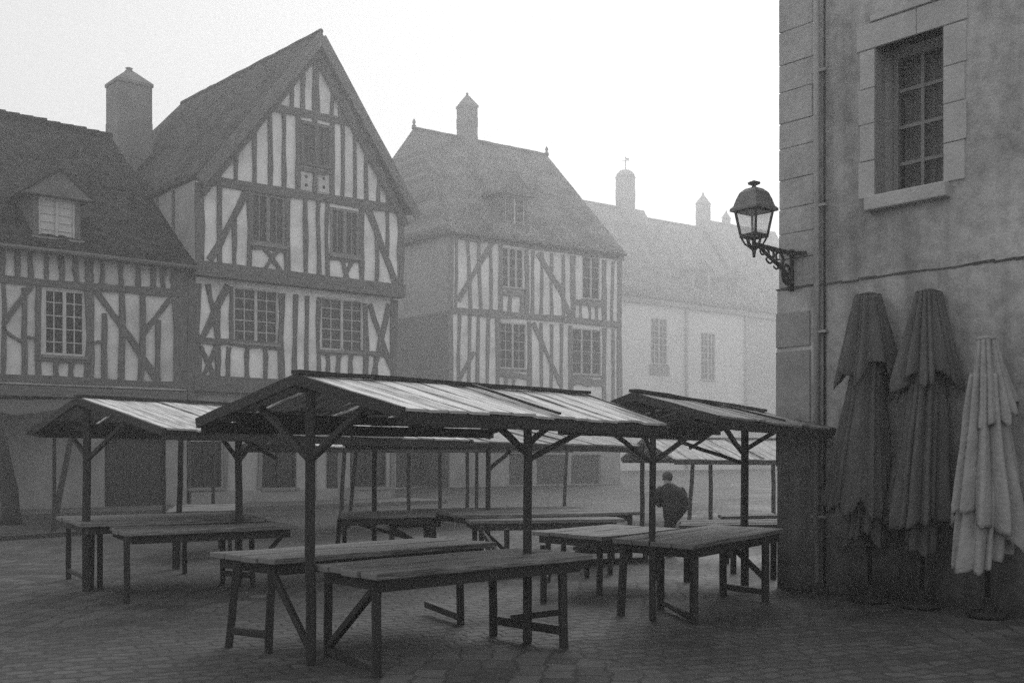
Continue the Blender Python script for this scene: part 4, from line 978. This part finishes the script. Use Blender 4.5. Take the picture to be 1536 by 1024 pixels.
# ------------------------------------------------------------------ tables
GT = "plank market tables on the square"
def table(label, A, B, Cc, h, legs, rails=(), thick=.05, apron=.09, name="market_table", npl=4, topm=None, leg=.075, cat="table", d_over=None, group=GT):
    # A back-left, B front-left, C front-right corner of the top (photo pixels at height h)
    a, b, c = hp(*A, h), hp(*B, h), hp(*Cc, h); d = a + (c - b) if d_over is None else hp(*d_over, h)
    m = (a + c) / 2; t = thing(name, label, cat, (m.x, m.y, 0), group)
    mb = MB(); zt = V((0, 0, -thick)); ed = (c - b).normalized()
    for k in range(npl):
        f0, f1 = k / npl, (k + 1) / npl; g = .004
        p0, p1 = b.lerp(a, f0 + g), b.lerp(a, f1 - g); q0, q1 = c.lerp(d, f0 + g), c.lerp(d, f1 - g)
        e0, e1 = ru(-.03, .03), ru(-.03, .03); NS = 6; dz = ru(-.004, .004); uo, vo = ru(0, 60), ru(0, 60)
        o = len(mb.v); Ln = (q0 - p0).length; wp = (p1 - p0).length
        for i in range(NS + 1):
            tt = i / NS; x = (p0 + ed * e0).lerp(q0 + ed * e1, tt); y = (p1 + ed * e0).lerp(q1 + ed * e1, tt); w = V((0, 0, dz + ru(-.004, .004)))
            mb.v += [x + w, y + w, y + w + zt, x + w + zt]
        for i in range(NS):
            P, Q = o + 4 * i, o + 4 * (i + 1); x0, x1 = uo + Ln * i / NS, uo + Ln * (i + 1) / NS
            mb.face([P, Q, Q + 1, P + 1], [(x0, vo), (x1, vo), (x1, vo + wp), (x0, vo + wp)]); mb.face([P + 3, P + 2, Q + 2, Q + 3], [(x0, vo), (x0, vo + wp), (x1, vo + wp), (x1, vo)])
            mb.face([P, P + 3, Q + 3, Q], [(x0, vo), (x0, vo + .05), (x1, vo + .05), (x1, vo)]); mb.face([P + 1, Q + 1, Q + 2, P + 2], [(x0, vo), (x1, vo), (x1, vo + .05), (x0, vo + .05)])
        mb.face([o, o + 1, o + 2, o + 3]); z = o + 4 * NS; mb.face([z + 3, z + 2, z + 1, z])
    mb.build("tabletop", topm or wood_top, t, bevel=.009)
    cen = (a + b + c + d) / 4; ins = lambda p, k=.1: p.lerp(cen, k)
    if apron:
        pts = [ins(p) for p in (a, b, c, d)]; lo = V((0, 0, -thick - apron / 2))
        for i in range(4):
            ap = MB(); ap.bar(pts[i] + lo, pts[(i + 1) % 4] + lo, .035, apron, n=3); ap.build("apron", wood_dark, t)
    lt = []
    for (base, topk) in legs:          # base: ground point or pixel; topk: 0..1 lean of the leg head towards the middle of the top
        gb = gp(*base) if len(base) == 2 else V(base)
        hd = V((gb.x, gb.y, h - thick - .01)); hd = hd + (V((cen.x, cen.y, hd.z)) - hd) * topk
        lm = MB(); lm.bar(V((gb.x, gb.y, 0)), hd, leg * .86, leg * .86, up=V((.3, -1, 0)), n=3, wob=.004); lm.build("leg", wood_post, t, bevel=.006)
        lt.append((V((gb.x, gb.y, 0)), hd))
    for (i, fi, j, fj, w, nm) in rails:
        p = lt[i][0].lerp(lt[i][1], fi) if isinstance(i, int) else V(i)
        q = lt[j][0].lerp(lt[j][1], fj) if isinstance(j, int) else V(j)
        rm_ = MB(); rm_.bar(p, q, w, w * 1.1, n=2); rm_.build(nm, wood_post, t, bevel=.005)
    return t
ST, BR = "stretcher", "brace"
table("wide plank table in the foreground, nearest to the camera, around the stall's middle post", (466, 846), (562, 861), (888, 831), .78,
      [((565, 1015), .0), ((492, 984), .0), ((740, 952), .02), ((846, 970), .02)], [(0, .08, 1, .08, .05, ST), (2, .2, 3, .2, .07, ST), (0, .93, 1, .1, .05, BR), ((-.0, 9.42, .2), 0, 3, .42, .05, BR)], leg=.075)
table("long plank table just behind the foreground table, with splayed legs at its left end", (311, 828), (408, 839), (743, 813), .78,
      [((343, 970), .06), ((403, 978), .03), ((691, 936), .01)], [(0, .2, 1, .2, .055, ST), (2, .1, tuple(gp(640, 920) + V((0, 0, .1))), 0, .06, ST), (1, .95, tuple(gp(466, 985) + V((0, 0, .05))), 0, .045, BR)], leg=.075)
table("plank table under the left stall, front one of the pair", (157, 787), (188, 798), (448, 788), .78,
      [((190, 905), .0), ((150, 882), .0), ((379, 880), .02), ((334, 876), .0)], [(2, .2, 3, .2, .06, ST), (2, .3, tuple(hp(430, 795, .7)), 0, .05, BR)], leg=.075)
table("plank table under the left stall, rear one of the pair", (86, 774), (122, 784), (398, 776), .84,
      [((103, 868), .0), ((136, 884), .02), ((277, 860), 0), ((262, 852), 0)], [(0, .15, 1, .15, .05, ST)], leg=.075)
table("small plank table in mid fog, left of centre, with slanting legs", (514, 766.5), (505, 774), (655, 770.5), .77,
      [((504, 852), .06), ((516, 842), .03), ((650, 846), .08), ((640, 838), .05)], [(1, .9, 3, .35, .05, BR)], leg=.07)
table("low bench-like plank table beside the small one, seen over the long near table", (590, 773), (580, 778), (663, 776), .66,
      [((588, 850), 0), ((652, 846), .08)], [(0, .95, 1, .3, .05, BR)], leg=.075)
table("longest plank table in the middle distance, its right tip near the thin fogged post", (612, 763), (700, 772), (962, 767), .78,
      [((640, 842), 0), ((712, 850), 0), ((760, 850), 0), ((918, 846), 0), ((945, 836), 0)], [(1, .9, 2, .3, .05, BR)], leg=.075)
table("narrow plank table in front of the longest one", (690, 775), (706, 781), (936, 778), .72,
      [((722, 862), 0), ((760, 868), 0), ((845, 866), 0), ((880, 866), 0), ((915, 862), 0)], [(0, .9, 1, .3, .05, BR)], leg=.07)
table("plank table between the near stall's front posts, partly behind the foreground table", (799, 796), (905, 805), (1020, 793), .70,
      [((899, 892), .03), ((815, 903), .0), ((822, 872), 0), ((985, 868), 0)], [(1, .25, 2, .25, .05, ST)], leg=.07)
table("broad plank table on the right, the near stall's thin end post before it", (918, 807), (1038, 817), (1178, 793), .78,
      [((1041, 935), .01), ((931, 922), .04), ((1148, 902), .0), ((1085, 893), .02), ((991, 912), 0)], [(2, .15, 3, .15, .06, ST), (2, .35, 3, .95, .05, BR), (0, .06, 4, .12, .05, ST)], leg=.078)
table("dark plank table behind the broad right-hand one, against the stone corner", (1022, 780), (1016, 787), (1176, 785), .78,
      [((1160, 868), 0), ((1030, 872), 0), ((1100, 860), 0)], leg=.075)
table("distant plank table in the fog, seen past the right stall's post", (1078, 770), (1082, 774), (1166, 772.5), .75, [((1090, 845), 0), ((1150, 840), 0), ((1095, 835), 0)], leg=.07)
table("distant plank table seen between the left stall's posts", (262, 757), (250, 767), (356, 764.5), .76, [((262, 840), 0), ((345, 832), 0), ((330, 822), 0), ((268, 826), 0)], leg=.07)
dc = hp(391, 780, .785); dm = MB(); dm.lathe(V((dc.x, dc.y, .782)), [(.05, .0), (.06, .004), (.10, .028), (.105, .03), (.095, .026), (.05, .008)], 18)
dish = dm.build("metal_dish", mat("dull_tin", .5, .65, 8, .35, .1), origin=(dc.x, dc.y, .782)); dish["label"] = "small pale metal dish left on the front table of the left stall"; dish["category"] = "dish"
# low slatted bench under the tables on the right
table("low slatted bench standing on the cobbles behind the right-hand tables", (872, 813), (862, 820), (976, 817), .26, [((866, 846), 0), ((968, 842), 0), ((876, 834), 0), ((972, 832), 0)], [(0, .2, 1, .2, .05, ST)], name="low_bench", cat="bench", apron=.06, group="")
table("low dark bench against the wall at the far left", (38, 722), (34, 725), (76, 724), .62, [((37, 768), 0), ((74, 765), 0), ((40, 764), 0), ((72, 762), 0)], [(0, .4, 1, .4, .06, ST)], name="low_bench", cat="bench", topm=wood_dark, group="")

# ------------------------------------------------------------------ person seen from behind, stooping
P0 = V(((1009 - CX) / FPX * 17.2, 17.2, 0))
per = bpy.data.meshes.new("person")
J = [("pel", (0, 0, .70), .115), ("spine", (.01, .03, .88), .125), ("chest", (-.02, .10, 1.06), .125), ("neck", (-.01, .17, 1.16), .055), ("headb", (-.0, .21, 1.22), .075), ("headt", (-.0, .23, 1.30), .068),
     ("hipl", (-.07, .0, .66), .07), ("kneel", (-.07, .09, .37), .06), ("ankl", (-.07, .0, .07), .042), ("toel", (-.075, .14, .035), .035),
     ("hipr", (.0, .0, .66), .07), ("kneer", (.005, .07, .37), .06), ("ankr", (.005, -.03, .07), .042), ("toer", (.01, .11, .035), .035),
     ("shl", (-.17, .10, 1.07), .062), ("ell", (-.26, .07, .95), .047), ("wrl", (-.12, .24, .82), .032), ("hal", (-.07, .28, .80), .034),
     ("shr", (.15, .10, 1.07), .062), ("elr", (.20, .11, .84), .047), ("wrr", (.12, .27, .78), .032), ("har", (.07, .32, .78), .034)]
ix = {j[0]: i for i, j in enumerate(J)}
E = [("pel", "spine"), ("spine", "chest"), ("chest", "neck"), ("neck", "headb"), ("headb", "headt"), ("pel", "hipl"), ("hipl", "kneel"), ("kneel", "ankl"), ("ankl", "toel"), ("pel", "hipr"), ("hipr", "kneer"), ("kneer", "ankr"), ("ankr", "toer"),
     ("chest", "shl"), ("shl", "ell"), ("ell", "wrl"), ("wrl", "hal"), ("chest", "shr"), ("shr", "elr"), ("elr", "wrr"), ("wrr", "har")]
fing = []
for sd, hk in ((-1, "hal"), (1, "har")):
    hx = J[ix[hk]][1]
    for f in range(4):
        nm = f"{hk}{f}"; J.append((nm, (hx[0] - sd * .045, hx[1] + .02, hx[2] + .035 - f * .02), .009)); E.append((hk, nm)); J.append((nm + "b", (hx[0] - sd * .075, hx[1] - .005, hx[2] + .03 - f * .02), .008)); E.append((nm, nm + "b"))
    J.append((hk + "t", (hx[0] - sd * .01, hx[1] - .01, hx[2] + .055), .010)); E.append((hk, hk + "t"))
ix = {j[0]: i for i, j in enumerate(J)}
per.from_pydata([j[1] for j in J], [(ix[a], ix[b]) for a, b in E], [])
po = bpy.data.objects.new("person", per); C.objects.link(po); po.location = P0; po.rotation_euler = (0, 0, math.radians(14))
po["label"] = "stooping person in a long dark coat standing among the tables, seen from behind"; po["category"] = "person"
sk = po.modifiers.new("skin", "SKIN"); lay = per.skin_vertices[0] if per.skin_vertices else None
if lay is None:
    per.attributes  # the modifier adds the layer
    lay = per.skin_vertices[0]
for i, j in enumerate(J):
    lay.data[i].radius = (j[2], j[2]); lay.data[i].use_root = (i == 0)
sbd = po.modifiers.new("sub", "SUBSURF"); sbd.levels = 2; sbd.render_levels = 2
per.materials.append(skin)
def loft(name, m, rings, n=28, seed=1, fold=.02):
    R = random.Random(seed); mb = MB(); k1, k2 = R.uniform(0, 6), R.uniform(0, 6); o = 0
    for q, (c, rx, ry) in enumerate(rings):
        for j in range(n):
            t = 2 * math.pi * j / n; f = 1 + fold * q / len(rings) * math.sin(7 * t + k1) + fold * .6 * math.sin(4 * t + k2)
            mb.v.append(V((c[0] + math.cos(t) * rx * f, c[1] + math.sin(t) * ry * f, c[2])))
    for q in range(len(rings) - 1):
        for j in range(n):
            k = (j + 1) % n; mb.face([q * n + j, q * n + k, (q + 1) * n + k, (q + 1) * n + j], None, True)
    mb.face([j for j in range(n)][::-1]); mb.face([(len(rings) - 1) * n + j for j in range(n)])
    me_o = mb.build(name, m); me_o.parent = po
    return me_o
loft("coat", coat, [((-.04, .02, .44), .06, .10), ((-.035, .01, .53), .085, .14), ((.0, .0, .63), .145, .19), ((.045, .0, .74), .2, .22), ((.06, .01, .84), .218, .23), ((.045, .03, .94), .222, .225), ((.015, .06, 1.03), .215, .2), ((-.01, .09, 1.09), .185, .17), ((-.015, .12, 1.135), .13, .125), ((-.01, .15, 1.17), .07, .08)], seed=4, fold=.07)
for sgn, s_, e_, w_ in ((-1, (-.15, .08, 1.06), (-.275, .06, .95), (-.13, .22, .82)), (1, (.15, .08, 1.06), (.235, .09, .86), (.13, .25, .78))):
    mb = MB(); mb.tube([V(s_), V(s_).lerp(V(e_), .5) + V((sgn * .012, -.01, 0)), V(e_), V(e_).lerp(V(w_), .5), V(w_)], [.085, .085, .075, .065, .055], 12); so = mb.build("sleeve", coat); so.parent = po
for x in (-.075, .005):
    mb = MB(); mb.tube([V((x, .0, .58)), V((x, .07, .37)), V((x, -.01, .1))], [.062, .06, .052], 12); so = mb.build("trouser_leg", coat); so.parent = po
    mb = MB(); mb.lathe(V((x, .06, 0)), [(.06, .004), (.062, .04), (.045, .085), (.03, .1)], 12, sc=(.8, 2.0)); so = mb.build("shoe", iron); so.parent = po
mb = MB(); mb.lathe(V((-.002, .21, 1.235)), [(.06, -.03), (.085, .0), (.092, .045), (.085, .085), (.055, .115), (.015, .128)], 16, sc=(.9, 1.05)); so = mb.build("hair", hairm); so.parent = po
for x in (-.078, .072):
    mb = MB(); mb.lathe(V((x, .23, 1.24)), [(.008, -.03), (.018, -.01), (.02, .012), (.008, .03)], 8, sc=(.5, 1)); so = mb.build("ear", skin); so.parent = po
mb = MB(); mb.tube([V((-.0, .305, 1.27)), V((-.0, .33, 1.235)), V((-.0, .31, 1.225))], [.008, .014, .012], 8); so = mb.build("nose", skin); so.parent = po

# ------------------------------------------------------------------ leaning tree at the left edge
tb = gp(17, 786)
tr = thing("leaning_tree", "dark old tree trunk leaning out of the frame at the far left edge", "tree", tb)
mb = MB(); pts = [tb, tb + V((-.02, 0, .35)), tb + V((-.06, 0, .8)), tb + V((-.19, 0, 1.34)), tb + V((-.33, .05, 1.96)), tb + V((-.55, .1, 2.6)), tb + V((-1.2, .3, 3.3)), tb + V((-2.2, .5, 4.0))]
mb.tube(pts, [.25, .2, .205, .2, .19, .17, .14, .11], 14); mb.build("trunk", bark, tr)
cr = MB()
for k in range(9):
    a = pts[-1] + V((ru(-.2, .2), 0, ru(-.2, .1))); q = a + V((ru(-1.6, -.2), ru(-.8, .8), ru(.4, 1.8))); r_ = q + V((ru(-.9, 0), ru(-.5, .5), ru(.2, .9)))
    cr.tube([a, a.lerp(q, .5) + V((ru(-.1, .1), 0, ru(-.1, .1))), q, r_], [.06, .04, .025, .008], 6)
cr.build("crown", bark, tr)

# ------------------------------------------------------------------ fog: one even box of air
mb = MB(); mb.hexa([(-135, -30, -1.3), (155, -30, -1.3), (155, 195, -1.3), (-135, 195, -1.3), (-135, -30, 35), (155, -30, 35), (155, 195, 35), (-135, 195, 35)])
hm = bpy.data.materials.new("fog_air"); hm.use_nodes = True; N = hm.node_tree.nodes; L = hm.node_tree.links
N.remove(N["Principled BSDF"])
pv = N.new("ShaderNodeVolumePrincipled"); pv.inputs["Color"].default_value = (.95, .95, .95, 1); pv.inputs["Density"].default_value = 0.0037; pv.inputs["Anisotropy"].default_value = 0.62
L.new(pv.outputs[0], N["Material Output"].inputs["Volume"])
hz = setting(mb.build("haze", hm), "stuff")
hz["label"] = "thin grey morning fog filling the square"

# ------------------------------------------------------------------ sky and sun (backlit, hazy)
SUN_EL, SUN_AZ = 26.0, 11.0          # degrees; azimuth measured from straight ahead, positive to the right
w = bpy.data.worlds.new("World"); scene.world = w; w.use_nodes = True
N = w.node_tree.nodes; L = w.node_tree.links
sky = N.new("ShaderNodeTexSky"); sky.sky_type = "NISHITA"; sky.sun_disc = False
sky.sun_elevation = math.radians(SUN_EL); sky.sun_rotation = math.radians(SUN_AZ); sky.dust_density = 4.0; sky.air_density = 1.0
bw = N.new("ShaderNodeRGBToBW"); L.new(sky.outputs[0], bw.inputs[0])
mx = N.new("ShaderNodeMix"); mx.data_type = "FLOAT"; mx.inputs[0].default_value = 0.95; mx.inputs[3].default_value = 6.9     # overcast veil over the clear sky
L.new(bw.outputs[0], mx.inputs[2]); L.new(mx.outputs[0], N["Background"].inputs[0])
N["Background"].inputs[1].default_value = 0.1
sl_ = bpy.data.lights.new("sun", "SUN"); so = bpy.data.objects.new("sun", sl_); C.objects.link(so)
sl_.energy = 2.1; sl_.angle = math.radians(40); sl_.color = (1, 1, 1)
az, el = math.radians(SUN_AZ), math.radians(SUN_EL)
dv_ = V((math.sin(az) * math.cos(el), math.cos(az) * math.cos(el), math.sin(el)))
so.rotation_euler = (-dv_).to_track_quat("-Z", "Y").to_euler(); so.location = dv_ * 100

# ------------------------------------------------------------------ render settings
vs = scene.view_settings; vs.view_transform = "Standard"; vs.look = "None"; vs.exposure = 0.12; vs.gamma = 1.0; vs.use_curve_mapping = False
cy = scene.cycles; cy.max_bounces = 5; cy.diffuse_bounces = 3; cy.glossy_bounces = 2; cy.volume_bounces = 2; cy.transmission_bounces = 3
cy.use_denoising = False; cy.use_adaptive_sampling = False; cy.sample_clamp_indirect = 4.0; cy.sample_clamp_direct = 8.0
cy.caustics_reflective = False; cy.caustics_refractive = False
